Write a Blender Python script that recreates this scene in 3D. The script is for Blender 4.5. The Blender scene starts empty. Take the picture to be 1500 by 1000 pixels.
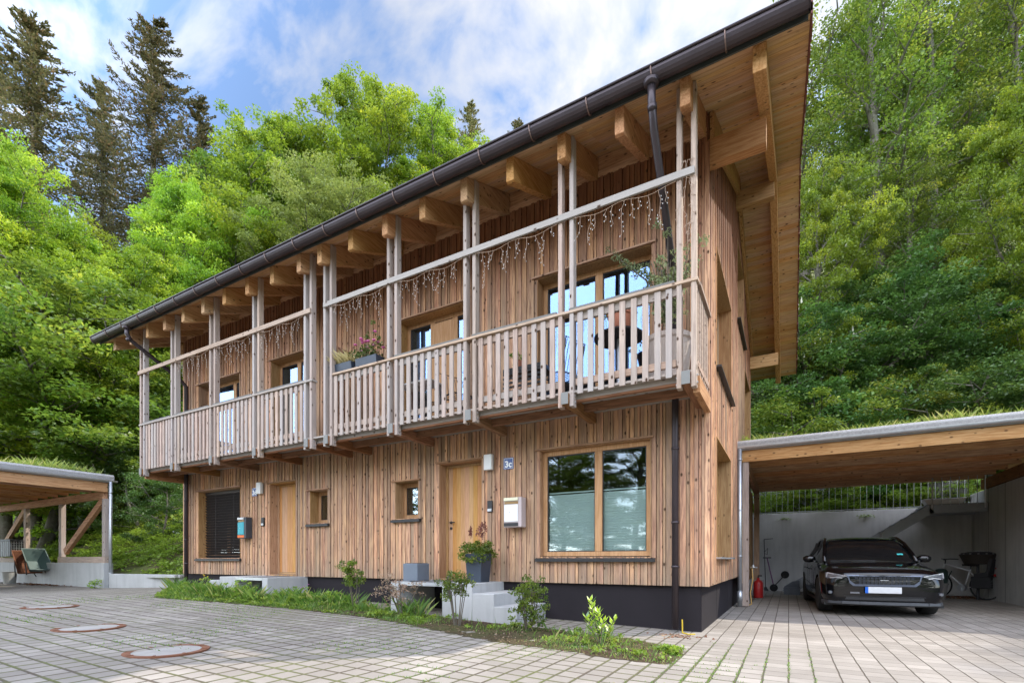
import bpy, math, random
import numpy as np
from mathutils import Vector, Matrix
random.seed(7)
sc = bpy.context.scene
COL = sc.collection
R = math.radians
ORG = {}

# ------------------------------------------------------------------ helpers
class MB:
    """collects faces, each with a random value used by the materials"""
    def __init__(s): s.v = []; s.f = []; s.r = []
    def add(s, vs, fs, r=None):
        n = len(s.v); s.v += [tuple(p) for p in vs]
        if r is None: r = random.random()
        for f in fs: s.f.append([i + n for i in f]); s.r.append(r)
        return s
    def box(s, x0, x1, y0, y1, z0, z1, r=None):
        x0, x1 = sorted((x0, x1)); y0, y1 = sorted((y0, y1)); z0, z1 = sorted((z0, z1))
        vs = [(x0,y0,z0),(x1,y0,z0),(x1,y1,z0),(x0,y1,z0),(x0,y0,z1),(x1,y0,z1),(x1,y1,z1),(x0,y1,z1)]
        return s.add(vs, BF, r)
    def beam(s, p0, p1, w, h, r=None, up=(0,0,1)):
        """a bar from p0 to p1, w wide (sideways) and h high, centred on the line"""
        p0 = Vector(p0); p1 = Vector(p1); d = (p1 - p0).normalized(); up = Vector(up)
        a = d.cross(up)
        if a.length < 1e-4: a = d.cross(Vector((1,0,0)))
        a.normalize(); b = a.cross(d).normalized(); a = a * w / 2; b = b * h / 2
        vs = [p0-a-b, p0+a-b, p0+a+b, p0-a+b, p1-a-b, p1+a-b, p1+a+b, p1-a+b]
        return s.add(vs, [(3,2,1,0),(4,5,6,7),(0,1,5,4),(1,2,6,5),(2,3,7,6),(3,0,4,7)], r)
    def tube(s, pts, rad, n=8, r=None, cap=True):
        pts = [Vector(p) for p in pts]
        if not isinstance(rad, (list, tuple)): rad = [rad] * len(pts)
        vs = []; prev = None
        for i, p in enumerate(pts):
            d = (pts[min(i+1, len(pts)-1)] - pts[max(i-1, 0)]).normalized()
            if prev is None:
                a = d.cross(Vector((0,0,1)))
                if a.length < 1e-3: a = Vector((1,0,0))
            else: a = prev - d * prev.dot(d)
            a.normalize(); b = d.cross(a); prev = a
            for k in range(n):
                t = 2 * math.pi * k / n
                vs.append(p + (a * math.cos(t) + b * math.sin(t)) * rad[i])
        fs = []
        for i in range(len(pts) - 1):
            for k in range(n):
                fs.append((i*n+k, i*n+(k+1) % n, (i+1)*n+(k+1) % n, (i+1)*n+k))
        if cap: fs += [tuple(range(n))[::-1], tuple(range((len(pts)-1)*n, len(pts)*n))]
        return s.add(vs, fs, r)
    def lathe(s, c, prof, n=20, r=None):
        """profile of (radius, z) turned about the vertical through c"""
        vs = []; fs = []
        for (ra, z) in prof:
            for k in range(n):
                t = 2*math.pi*k/n; vs.append((c[0]+ra*math.cos(t), c[1]+ra*math.sin(t), c[2]+z))
        for i in range(len(prof)-1):
            for k in range(n): fs.append((i*n+k, i*n+(k+1) % n, (i+1)*n+(k+1) % n, (i+1)*n+k))
        fs += [tuple(range(n))[::-1], tuple(range((len(prof)-1)*n, len(prof)*n))]
        return s.add(vs, fs, r)
    def prism(s, poly, axis, a, b, r=None):
        """polygon of two coordinates pushed along an axis from a to b"""
        def P(p, t): return {'x': (t, p[0], p[1]), 'y': (p[0], t, p[1]), 'z': (p[0], p[1], t)}[axis]
        n = len(poly); vs = [P(p, a) for p in poly] + [P(p, b) for p in poly]
        fs = [tuple(range(n))[::-1], tuple(range(n, 2*n))] + [(i, (i+1) % n, n+(i+1) % n, n+i) for i in range(n)]
        return s.add(vs, fs, r)
    def build(s, name, m, parent=None, smooth=False, label=None, bevel=0):
        o = mesh_obj(name, np.array(s.v, dtype=np.float64), s.f, np.array(s.r), m, parent, smooth)
        import bmesh
        bm = bmesh.new(); bm.from_mesh(o.data); bmesh.ops.recalc_face_normals(bm, faces=bm.faces); bm.to_mesh(o.data); bm.free()
        if bevel:
            md = o.modifiers.new('bevel', 'BEVEL'); md.width = bevel; md.segments = 1; md.limit_method = 'ANGLE'
        if label: o['label'] = label
        return o
BF = [(3,2,1,0),(4,5,6,7),(0,1,5,4),(1,2,6,5),(2,3,7,6),(3,0,4,7)]

def mesh_obj(name, v, f, r, m, parent=None, smooth=False):
    me = bpy.data.meshes.new(name)
    if parent is not None and parent.name in ORG: v = v - np.array(ORG[parent.name])
    if isinstance(f, np.ndarray):
        n = f.shape[1]; me.vertices.add(len(v)); me.vertices.foreach_set('co', v.astype(np.float32).ravel())
        me.loops.add(f.size); me.loops.foreach_set('vertex_index', f.astype(np.int32).ravel())
        me.polygons.add(len(f)); me.polygons.foreach_set('loop_start', np.arange(0, f.size, n, dtype=np.int32))
        me.update(calc_edges=True)
    else:
        me.from_pydata([tuple(p) for p in v], [], f)
    a = me.attributes.new('rnd', 'FLOAT', 'FACE'); a.data.foreach_set('value', np.asarray(r, dtype=np.float32))
    if smooth: me.polygons.foreach_set('use_smooth', [True] * len(me.polygons))
    me.materials.append(m)
    o = bpy.data.objects.new(name, me); COL.objects.link(o)
    if parent is not None:
        o.parent = parent
        if parent.name in ORG: ORG[o.name] = ORG[parent.name]
    return o

def tag(o, label, cat, group=None, kind=None):
    if label: o['label'] = label
    if cat: o['category'] = cat
    if group: o['group'] = group
    if kind: o['kind'] = kind
    return o
def thing(name, label, cat, loc=(0,0,0), group=None, local=False):
    o = bpy.data.objects.new(name, None); COL.objects.link(o); o.location = loc; o.empty_display_size = .3
    ORG[o.name] = (0,0,0) if local else tuple(loc)
    return tag(o, label, cat, group)
def struct(o): o['kind'] = 'structure'; return o
def kids(o): return [c for c in bpy.data.objects if c.parent == o]
def copy_tree(o, chmap, parent=None, mats=None):
    c = o.copy(); COL.objects.link(c); c.parent = parent
    if mats and c.type == 'MESH' and c.name.split('.')[0] in mats:
        c.material_slots[0].link = 'OBJECT'; c.material_slots[0].material = mats[c.name.split('.')[0]]
    for ch in chmap.get(o.name, []): copy_tree(ch, chmap, c, mats)
    return c

# ------------------------------------------------------------------ materials
def nodes(name):
    m = bpy.data.materials.new(name); m.use_nodes = True; nt = m.node_tree
    return m, nt, nt.nodes, nt.links, nt.nodes['Principled BSDF']
def ramp(N, stops):
    r = N.new('ShaderNodeValToRGB'); e = r.color_ramp.elements
    while len(e) < len(stops): e.new(.5)
    for i, (p, c) in enumerate(stops):
        e[i].position = p; e[i].color = (c[0], c[1], c[2], 1) if hasattr(c, '__len__') else (c, c, c, 1)
    return r
def mix(N, L, fac, a, b, mode='MIX'):
    n = N.new('ShaderNodeMix'); n.data_type = 'RGBA'; n.blend_type = mode
    for s, x in ((0, fac), (6, a), (7, b)):
        if hasattr(x, 'links') or isinstance(x, bpy.types.NodeSocket): L.new(x, n.inputs[s])
        elif s == 0: n.inputs[0].default_value = x
        else: n.inputs[s].default_value = (*x, 1)
    return n.outputs[2]
def mth(N, L, op, a, b=0, c=None):
    n = N.new('ShaderNodeMath'); n.operation = op
    for i, x in enumerate((a, b, c)):
        if x is None: continue
        if isinstance(x, bpy.types.NodeSocket): L.new(x, n.inputs[i])
        else: n.inputs[i].default_value = x
    return n.outputs[0]
def vmath(N, L, op, a, b):
    n = N.new('ShaderNodeVectorMath'); n.operation = op
    for i, x in enumerate((a, b)):
        if isinstance(x, bpy.types.NodeSocket): L.new(x, n.inputs[i])
        else: n.inputs[i].default_value = x
    return n.outputs[0]
def noise(N, L, vec, scale, detail=3, rough=.55):
    n = N.new('ShaderNodeTexNoise'); n.inputs['Scale'].default_value = scale; n.inputs['Detail'].default_value = detail
    n.inputs['Roughness'].default_value = rough; L.new(vec, n.inputs['Vector']); return n.outputs['Fac']
def attr(N):
    a = N.new('ShaderNodeAttribute'); a.attribute_name = 'rnd'; return a.outputs['Fac']
def bump(N, L, h, dist, strength=.6):
    b = N.new('ShaderNodeBump'); b.inputs['Strength'].default_value = strength; b.inputs['Distance'].default_value = dist
    L.new(h, b.inputs['Height']); return b.outputs['Normal']

def wood(name, light, dark, grey, axis=2, greyness=.3, var=.5, knots=1., rough=.75, fresh=0):
    """sawn softwood: grain along one axis, knots, and a grey weathered share per board"""
    m, nt, N, L, B = nodes(name)
    g = N.new('ShaderNodeNewGeometry').outputs['Position']; at = attr(N)
    off = N.new('ShaderNodeCombineXYZ')
    for i in range(3): L.new(mth(N, L, 'MULTIPLY', at, 31.7 + 17 * i), off.inputs[i])
    p = vmath(N, L, 'ADD', g, off.outputs[0])
    sc_ = [1., 1., 1.]; sc_[axis] = .07
    q = vmath(N, L, 'MULTIPLY', p, tuple(sc_))
    grain = noise(N, L, q, 42, 4, .6)
    broad = noise(N, L, q, 7, 2)
    c = mix(N, L, ramp_out(N, L, grain, [(.38, 0), (.6, 1)]), dark, light)
    c = mix(N, L, mth(N, L, 'MULTIPLY', broad, .35), c, dark)
    # board to board difference
    h = N.new('ShaderNodeHueSaturation'); L.new(c, h.inputs['Color'])
    L.new(mth(N, L, 'MULTIPLY_ADD', at, var, 1 - var * .5), h.inputs['Value'])
    at2 = mth(N, L, 'FRACT', mth(N, L, 'MULTIPLY', at, 57.3))
    L.new(mth(N, L, 'MULTIPLY_ADD', at2, .35, .86), h.inputs['Saturation'])
    L.new(mth(N, L, 'MULTIPLY_ADD', mth(N, L, 'FRACT', mth(N, L, 'MULTIPLY', at, 91.7)), -.018, .506), h.inputs['Hue'])
    # weathering
    big = noise(N, L, vmath(N, L, 'MULTIPLY', p, tuple([.9, .9, .9][i] if i != axis else .35 for i in range(3))), 1.6, 4)
    gf = mth(N, L, 'ADD', mth(N, L, 'MULTIPLY', at2, greyness), mth(N, L, 'MULTIPLY', big, greyness))
    hc = h.outputs[0]
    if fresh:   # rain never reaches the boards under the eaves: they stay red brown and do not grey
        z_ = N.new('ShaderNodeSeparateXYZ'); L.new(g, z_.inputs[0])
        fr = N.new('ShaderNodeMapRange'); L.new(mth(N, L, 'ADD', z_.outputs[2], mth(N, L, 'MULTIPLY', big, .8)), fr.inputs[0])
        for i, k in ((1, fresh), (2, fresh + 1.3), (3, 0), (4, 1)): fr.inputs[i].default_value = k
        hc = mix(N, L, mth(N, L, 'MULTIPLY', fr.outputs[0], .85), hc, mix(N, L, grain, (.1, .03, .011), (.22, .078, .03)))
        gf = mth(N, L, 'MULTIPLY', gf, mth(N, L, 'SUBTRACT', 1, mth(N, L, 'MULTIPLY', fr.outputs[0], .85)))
    if fresh:   # splash dirt on the lowest hand's breadth of the boards
        sp = N.new('ShaderNodeMapRange'); L.new(mth(N, L, 'ADD', z_.outputs[2], mth(N, L, 'MULTIPLY', noise(N, L, g, 5, 4), -.5)), sp.inputs[0])
        for i, k in ((1, .42), (2, .85), (3, .5), (4, 0)): sp.inputs[i].default_value = k
        hc = mix(N, L, sp.outputs[0], hc, (.17, .12, .085))
    c = mix(N, L, gf, hc, mix(N, L, grain, tuple(k*.72 for k in grey), grey))
    # knots
    ks = [10.5, 10.5, 10.5]; ks[axis] = 6.5
    v = N.new('ShaderNodeTexVoronoi'); v.inputs['Scale'].default_value = 1
    L.new(vmath(N, L, 'MULTIPLY', p, tuple(ks)), v.inputs['Vector'])
    keep = N.new('ShaderNodeSeparateColor'); L.new(v.outputs['Color'], keep.inputs[0])
    k = mth(N, L, 'MULTIPLY', ramp_out(N, L, v.outputs['Distance'], [(.11, 1), (.22, 0)]), mth(N, L, 'GREATER_THAN', keep.outputs[0], .48))
    c = mix(N, L, mth(N, L, 'MULTIPLY', k, .95 * knots), c, (.05, .022, .01))
    L.new(c, B.inputs['Base Color']); B.inputs['Roughness'].default_value = rough; B.inputs['Specular IOR Level'].default_value = .25
    L.new(bump(N, L, grain, .004, .5), B.inputs['Normal'])
    return m
def ramp_out(N, L, x, stops):
    r = ramp(N, stops); L.new(x, r.inputs[0]); return r.outputs[0]

def plain(name, col, rough=.5, metal=0, spec=.5, nz=.15, scale=6, bmp=0, coat=0):
    m, nt, N, L, B = nodes(name)
    g = N.new('ShaderNodeTexCoord').outputs['Object']
    n = noise(N, L, g, scale, 5, .6)
    L.new(mix(N, L, n, tuple(c * (1 - nz) for c in col), tuple(min(1, c * (1 + nz)) for c in col)), B.inputs['Base Color'])
    L.new(mth(N, L, 'MULTIPLY_ADD', n, .15, rough - .07), B.inputs['Roughness'])
    B.inputs['Metallic'].default_value = metal; B.inputs['Specular IOR Level'].default_value = spec
    B.inputs['Coat Weight'].default_value = coat; B.inputs['Coat Roughness'].default_value = .03
    if bmp: L.new(bump(N, L, noise(N, L, g, scale * 8, 4), bmp), B.inputs['Normal'])
    return m

def leafmat(name, a, b, c=None, trans=.45, spec=.3):
    """leaf: colour varies per leaf, per spray and per tree; light passes through"""
    m, nt, N, L, B = nodes(name); N.remove(B)
    at = attr(N); oi = N.new('ShaderNodeObjectInfo').outputs['Random']
    col = mix(N, L, at, a, b)
    if c: col = mix(N, L, ramp_out(N, L, at, [(.8, 0), (.97, 1)]), col, c)
    h = N.new('ShaderNodeHueSaturation'); L.new(col, h.inputs['Color'])
    L.new(mth(N, L, 'MULTIPLY_ADD', oi, .026, .488), h.inputs['Hue'])
    L.new(mth(N, L, 'MULTIPLY_ADD', oi, .55, .85), h.inputs['Value'])
    d = N.new('ShaderNodeBsdfDiffuse'); L.new(h.outputs[0], d.inputs[0])
    t = N.new('ShaderNodeBsdfTranslucent')
    hh = N.new('ShaderNodeHueSaturation'); hh.inputs['Hue'].default_value = .49; hh.inputs['Value'].default_value = 1.5
    L.new(h.outputs[0], hh.inputs['Color']); L.new(hh.outputs[0], t.inputs[0])
    mx = N.new('ShaderNodeMixShader'); mx.inputs[0].default_value = trans; L.new(d.outputs[0], mx.inputs[1]); L.new(t.outputs[0], mx.inputs[2])
    gl = N.new('ShaderNodeBsdfGlossy'); gl.inputs['Roughness'].default_value = .45
    m2 = N.new('ShaderNodeMixShader'); m2.inputs[0].default_value = spec * .12
    L.new(mx.outputs[0], m2.inputs[1]); L.new(gl.outputs[0], m2.inputs[2]); L.new(m2.outputs[0], N['Material Output'].inputs[0])
    return m

def concrete(name, col, joints=None):
    m, nt, N, L, B = nodes(name)
    g = N.new('ShaderNodeNewGeometry').outputs['Position']
    n1 = noise(N, L, g, 1.3, 6, .65); n2 = noise(N, L, vmath(N, L, 'MULTIPLY', g, (1, 1, .12)), 6, 4); n3 = noise(N, L, g, 60, 3)
    c = mix(N, L, n1, tuple(k*.72 for k in col), tuple(k*1.18 for k in col))
    c = mix(N, L, mth(N, L, 'MULTIPLY', ramp_out(N, L, n2, [(.45, 0), (.7, 1)]), .35), c, tuple(k*.55 for k in col))
    if joints:
        s = N.new('ShaderNodeSeparateXYZ'); L.new(g, s.inputs[0])
        f = mth(N, L, 'PINGPONG', s.outputs[joints], .58)
        c = mix(N, L, mth(N, L, 'MULTIPLY', mth(N, L, 'LESS_THAN', f, .014), .75), c, (.05, .048, .045))
    L.new(c, B.inputs['Base Color']); B.inputs['Roughness'].default_value = .85; B.inputs['Specular IOR Level'].default_value = .3
    L.new(bump(N, L, n3, .003), B.inputs['Normal'])
    return m

def paving():
    m, nt, N, L, B = nodes('concrete_pavers')
    g = N.new('ShaderNodeNewGeometry').outputs['Position']
    s = N.new('ShaderNodeSeparateXYZ'); L.new(g, s.inputs[0]); X, Y = s.outputs[0], s.outputs[1]
    w = noise(N, L, g, 3.2, 2); wob = mth(N, L, 'MULTIPLY_ADD', w, .016, -.008)
    def ax(v, size): return mth(N, L, 'DIVIDE', mth(N, L, 'ADD', v, wob), size)
    u = ax(X, .2); v = ax(Y, .2)
    fu = mth(N, L, 'ABSOLUTE', mth(N, L, 'SUBTRACT', mth(N, L, 'FRACT', u), .5)); fv = mth(N, L, 'ABSOLUTE', mth(N, L, 'SUBTRACT', mth(N, L, 'FRACT', v), .5))
    # wide mossy joints on the drained front court, tight joints on the drive at the right
    patch = noise(N, L, g, .35, 3)
    drive = ramp_out(N, L, mth(N, L, 'ADD', X, mth(N, L, 'MULTIPLY', Y, .55)), [(0, 0), (1, 1)])
    drv = N.new('ShaderNodeMapRange'); L.new(mth(N, L, 'ADD', X, mth(N, L, 'MULTIPLY', Y, .5)), drv.inputs[0])
    for i, k in ((1, 1.6), (2, 2.6), (3, 0), (4, 1)): drv.inputs[i].default_value = k
    D = drv.outputs[0]
    ju = mth(N, L, 'SUBTRACT', .474, mth(N, L, 'MULTIPLY', mth(N, L, 'SUBTRACT', 1, D), mth(N, L, 'MULTIPLY_ADD', patch, .05, .012)))
    jv = mth(N, L, 'ADD', ju, mth(N, L, 'MULTIPLY', D, .014))
    def soft(a, b):
        n = N.new('ShaderNodeMapRange'); L.new(mth(N, L, 'SUBTRACT', a, b), n.inputs[0])
        for i, k in ((1, -.012), (2, .012), (3, 0), (4, 1)): n.inputs[i].default_value = k
        return n.outputs[0]
    mu = soft(fu, ju); mv = soft(fv, jv)
    joint = mth(N, L, 'MAXIMUM', mu, mv)
    cell = N.new('ShaderNodeTexWhiteNoise'); cell.noise_dimensions = '2D'
    cc = N.new('ShaderNodeCombineXYZ'); L.new(mth(N, L, 'FLOOR', u), cc.inputs[0]); L.new(mth(N, L, 'FLOOR', v), cc.inputs[1]); L.new(cc.outputs[0], cell.inputs['Vector'])
    base = mix(N, L, cell.outputs['Value'], (.2, .175, .15), (.33, .295, .258))
    grime = noise(N, L, g, .6, 5, .65); speck = noise(N, L, g, 90, 2, .7)
    base = mix(N, L, ramp_out(N, L, grime, [(.42, 0), (.58, .7)]), base, (.16, .138, .115))
    base = mix(N, L, mth(N, L, 'MULTIPLY', speck, .5), base, (.3, .275, .245))
    moss = ramp_out(N, L, noise(N, L, g, 2.2, 4), [(.38, 0), (.62, 1)])
    moss = mth(N, L, 'MULTIPLY', moss, mth(N, L, 'SUBTRACT', 1, D))
    jc = mix(N, L, moss, (.085, .067, .048), mix(N, L, noise(N, L, g, 25, 3), (.07, .07, .028), (.13, .14, .045)))
    # moss creeping over some of the pavers' edges
    edge = mth(N, L, 'MAXIMUM', fu, fv)
    creep = mth(N, L, 'MULTIPLY', ramp_out(N, L, edge, [(.3, 0), (.49, 1)]), mth(N, L, 'MULTIPLY', ramp_out(N, L, noise(N, L, g, 8, 5), [(.5, 0), (.75, 1)]), moss))
    col = mix(N, L, joint, mix(N, L, mth(N, L, 'MULTIPLY', creep, .8), base, (.13, .12, .06)), jc)
    L.new(col, B.inputs['Base Color']); B.inputs['Roughness'].default_value = .88; B.inputs['Specular IOR Level'].default_value = .3
    hgt = mth(N, L, 'ADD', mth(N, L, 'SUBTRACT', 1, joint), mth(N, L, 'MULTIPLY', speck, .15))
    L.new(bump(N, L, hgt, .012, .8), B.inputs['Normal'])
    return m

def soil(name, a, b, c, s=7):
    m, nt, N, L, B = nodes(name)
    g = N.new('ShaderNodeNewGeometry').outputs['Position']
    n = noise(N, L, g, s, 6, .7); n2 = noise(N, L, g, .9, 4)
    col = mix(N, L, ramp_out(N, L, n, [(.3, 0), (.7, 1)]), a, b); col = mix(N, L, ramp_out(N, L, n2, [(.4, 0), (.65, 1)]), col, c)
    L.new(col, B.inputs['Base Color']); B.inputs['Roughness'].default_value = .95; B.inputs['Specular IOR Level'].default_value = .1
    L.new(bump(N, L, n, .03), B.inputs['Normal'])
    return m

def glass(name, refl=.32, tint=(.8, .85, .85), gt=(1, 1, 1)):
    m, nt, N, L, B = nodes(name); N.remove(B)
    t = N.new('ShaderNodeBsdfTransparent'); t.inputs[0].default_value = (*tint, 1)
    g = N.new('ShaderNodeBsdfGlossy'); g.inputs['Roughness'].default_value = .015; g.inputs[0].default_value = (*gt, 1)
    lw = N.new('ShaderNodeLayerWeight'); lw.inputs['Blend'].default_value = .5
    n = noise(N, L, N.new('ShaderNodeTexCoord').outputs['Object'], 1.1, 1); L.new(bump(N, L, n, .012, .25), g.inputs['Normal'])
    f = mth(N, L, 'MULTIPLY_ADD', lw.outputs['Facing'], .6, refl)
    mx = N.new('ShaderNodeMixShader'); L.new(f, mx.inputs[0]); L.new(t.outputs[0], mx.inputs[1]); L.new(g.outputs[0], mx.inputs[2])
    L.new(mx.outputs[0], N['Material Output'].inputs[0]); return m

LARCH = ((.72, .388, .185), (.27, .095, .038), (.47, .385, .295))
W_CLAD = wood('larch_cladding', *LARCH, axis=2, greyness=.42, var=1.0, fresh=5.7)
W_CLADIN = wood('larch_reveal', (.52, .33, .17), (.34, .19, .085), (.36, .3, .25), axis=2, greyness=.12, var=.3, knots=.6)
W_HEAD = wood('larch_head', (.46, .27, .14), (.27, .13, .06), (.36, .3, .25), axis=0, greyness=.25, var=.4)
W_POST = wood('weathered_post', (.52, .345, .23), (.28, .16, .09), (.44, .4, .375), axis=2, greyness=.68, var=.5, knots=1.1)
W_RAIL = wood('weathered_rail', (.56, .36, .22), (.33, .18, .09), (.4, .365, .335), axis=0, greyness=.72, var=.3)
W_RAILY = wood('weathered_rail_side', (.46, .31, .2), (.27, .15, .08), (.4, .35, .32), axis=1, greyness=.55, var=.3)
W_BEAMX = wood('spruce_beam_x', (.62, .38, .2), (.4, .2, .085), (.4, .33, .26), axis=0, greyness=.12, var=.3, knots=.8)
W_BEAMY = wood('spruce_beam_y', (.62, .38, .2), (.4, .2, .085), (.4, .33, .26), axis=1, greyness=.12, var=.3, knots=.8)
W_BEAMZ = wood('spruce_beam_z', (.5, .31, .17), (.31, .17, .08), (.4, .35, .3), axis=2, greyness=.35, var=.3, knots=.8)
W_DARKY = wood('stained_joist_y', (.36, .18, .085), (.19, .085, .035), (.3, .22, .16), axis=1, greyness=.15, var=.3)
W_DARKX = wood('stained_joist_x', (.36, .18, .085), (.19, .085, .035), (.3, .22, .16), axis=0, greyness=.15, var=.3)
W_SOFF = wood('spruce_soffit', (.72, .49, .27), (.52, .31, .15), (.45, .38, .3), axis=0, greyness=.08, var=.2, knots=1.)
W_FRAME = wood('oiled_window_frame', (.55, .36, .2), (.42, .25, .12), (.45, .36, .26), axis=2, greyness=.05, var=.15, knots=0)
W_DOOR = wood('oak_door', (.62, .37, .185), (.5, .28, .125), (.45, .36, .26), axis=2, greyness=.04, var=.07, knots=0)
M_PLINTH = plain('dark_plinth_board', (.018, .015, .018), .75, spec=.2, nz=.45, scale=2)
M_BLACK = plain('black_metal', (.02, .02, .022), .45)
M_GUT = plain('weathered_copper_gutter', (.058, .046, .052), .38, metal=.55, nz=.35, scale=3)
M_ZINC = plain('galvanised_steel', (.5, .52, .55), .38, metal=.75, nz=.2, scale=9)
M_TILE = plain('red_clay_tile', (.16, .05, .04), .7, nz=.3)
M_CONC = concrete('precast_concrete', (.44, .44, .44))
M_WALLC = concrete('cast_retaining_wall', (.58, .57, .55), joints=0)
M_WALLY = concrete('cast_side_wall', (.54, .53, .515), joints=1)
M_LOW = concrete('low_concrete_wall', (.46, .465, .46), joints=0)
M_GRAVEL = plain('gravel_edge_strip', (.36, .355, .35), .9, nz=.5, scale=30, bmp=.02)
M_PAVE = paving(); M_JCAP = plain('grey_joist_cap', (.2, .2, .19), .8); M_GCAP = plain('grey_capping', (.16, .155, .145), .85)
M_SOIL = soil('bark_soil', (.035, .022, .014), (.09, .062, .042), (.07, .075, .028), 14)
M_HILL = soil('forest_floor', (.05, .07, .02), (.12, .15, .04), (.09, .07, .04), 2)
M_FIELD = soil('far_grass', (.05, .08, .02), (.09, .13, .035), (.07, .09, .03), 1)
M_WHITE = plain('white_painted_metal', (.75, .75, .74), .4, nz=.04)
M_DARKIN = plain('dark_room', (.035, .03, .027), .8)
M_PANE = glass('window_glass', .045, (.8, .85, .85), (.85, .93, 1))
M_PANEUP = glass('window_glass_upper', .17, (.7, .8, .85), (.42, .62, 1))
M_BARK = soil('tree_bark', (.1, .085, .07), (.26, .235, .2), (.13, .135, .095), 9)
M_TWIG = plain('twig_bark', (.12, .1, .075), .8)
L_MAPLE = leafmat('leaf_fresh_maple', (.085, .175, .014), (.275, .37, .028), (.41, .46, .04), .5)
L_BEECH = leafmat('leaf_beech', (.05, .11, .014), (.185, .255, .028), (.3, .33, .04), .46)
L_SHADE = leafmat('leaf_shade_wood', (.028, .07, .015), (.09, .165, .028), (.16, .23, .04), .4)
L_OLIVE = leafmat('leaf_pale', (.14, .2, .04), (.25, .31, .07), None, .4)
L_SPRUCE = leafmat('spruce_needles', (.1, .11, .045), (.22, .205, .085), (.3, .2, .1), .35)
L_GRASS = leafmat('grass_blade', (.05, .12, .015), (.17, .27, .04), (.3, .28, .1), .4)
L_ROOFG = leafmat('roof_grass_blade', (.11, .17, .025), (.26, .32, .06), (.38, .36, .14), .4)
L_BANK = leafmat('bank_leaf', (.1, .19, .02), (.26, .36, .045), (.33, .32, .07), .4)
L_DRY = leafmat('dry_leaf', (.22, .13, .085), (.42, .32, .22), (.16, .2, .06), .3)
L_LAUREL = leafmat('laurel_leaf', (.2, .32, .02), (.4, .5, .05), (.05, .13, .02), .35, 1)

# ------------------------------------------------------------------ camera, light, sky
cam = bpy.data.cameras.new('camera'); co = bpy.data.objects.new('camera', cam); COL.objects.link(co)
co.location = (0, 0, 1.04); co.rotation_euler = (R(90), 0, math.atan2(.4888, .8724))
cam.sensor_width = 36; cam.lens = 723 / 1500 * 36; cam.shift_y = (819 - 500) / 1500; cam.clip_end = 2000; cam.clip_start = .05
sc.camera = co
SD = Vector((.70, .72, 1.0)).normalized()
sun = bpy.data.lights.new('sun', 'SUN'); so = bpy.data.objects.new('sun', sun); COL.objects.link(so)
sun.energy = 2.4; sun.angle = R(.6); sun.color = (1, .93, .82); so.rotation_euler = SD.to_track_quat('Z', 'Y').to_euler(); so.location = (20, 10, 40)
w = bpy.data.worlds.new('World'); sc.world = w; w.use_nodes = True; N = w.node_tree.nodes; L = w.node_tree.links
bg = N['Background']
sky = N.new('ShaderNodeTexSky'); sky.sky_type = 'NISHITA'; sky.sun_disc = False
sky.sun_elevation = math.asin(SD.z); sky.sun_rotation = math.atan2(SD.x, SD.y); sky.air_density = 1.0; sky.dust_density = .6; sky.ozone_density = 2.2
dirv = N.new('ShaderNodeTexCoord').outputs['Generated']
s3 = N.new('ShaderNodeSeparateXYZ'); L.new(dirv, s3.inputs[0])
zz = mth(N, L, 'MAXIMUM', mth(N, L, 'ADD', s3.outputs[2], .12), .06)
cb = N.new('ShaderNodeCombineXYZ'); L.new(mth(N, L, 'DIVIDE', s3.outputs[0], zz), cb.inputs[0]); L.new(mth(N, L, 'DIVIDE', s3.outputs[1], zz), cb.inputs[1])
cb.inputs[2].default_value = 3.1
mp = N.new('ShaderNodeMapping'); mp.inputs['Rotation'].default_value = (0, 0, R(35)); mp.inputs['Scale'].default_value = (1, 1.35, 1); L.new(cb.outputs[0], mp.inputs[0])
wv = N.new('ShaderNodeTexNoise'); wv.inputs['Scale'].default_value = 1.2; L.new(mp.outputs[0], wv.inputs['Vector'])
wp = vmath(N, L, 'ADD', mp.outputs[0], vmath(N, L, 'MULTIPLY', wv.outputs['Color'], (.55, .55, 0)))
n1 = noise(N, L, wp, 1.7, 9, .6); n2 = noise(N, L, wp, 11, 5, .55)
cm = mth(N, L, 'ADD', mth(N, L, 'MULTIPLY', n1, .55), mth(N, L, 'MULTIPLY', n2, .45))
sd = N.new('ShaderNodeVectorMath'); sd.operation = 'DOT_PRODUCT'; L.new(dirv, sd.inputs[0]); sd.inputs[1].default_value = tuple(Vector((.02, .62, .78)).normalized())
glow = ramp_out(N, L, sd.outputs['Value'], [(.86, 0), (1, 1)])
mask = ramp_out(N, L, mth(N, L, 'ADD', cm, mth(N, L, 'MULTIPLY', glow, .045)), [(.42, .14), (.52, .58), (.64, .95)])
cloud = mix(N, L, glow, (5.35, 5.4, 5.6), (7.2, 7.2, 7.3))
skyc = N.new('ShaderNodeHueSaturation'); skyc.inputs['Saturation'].default_value = 1.18; skyc.inputs['Value'].default_value = 1.75; L.new(sky.outputs[0], skyc.inputs['Color'])
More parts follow.
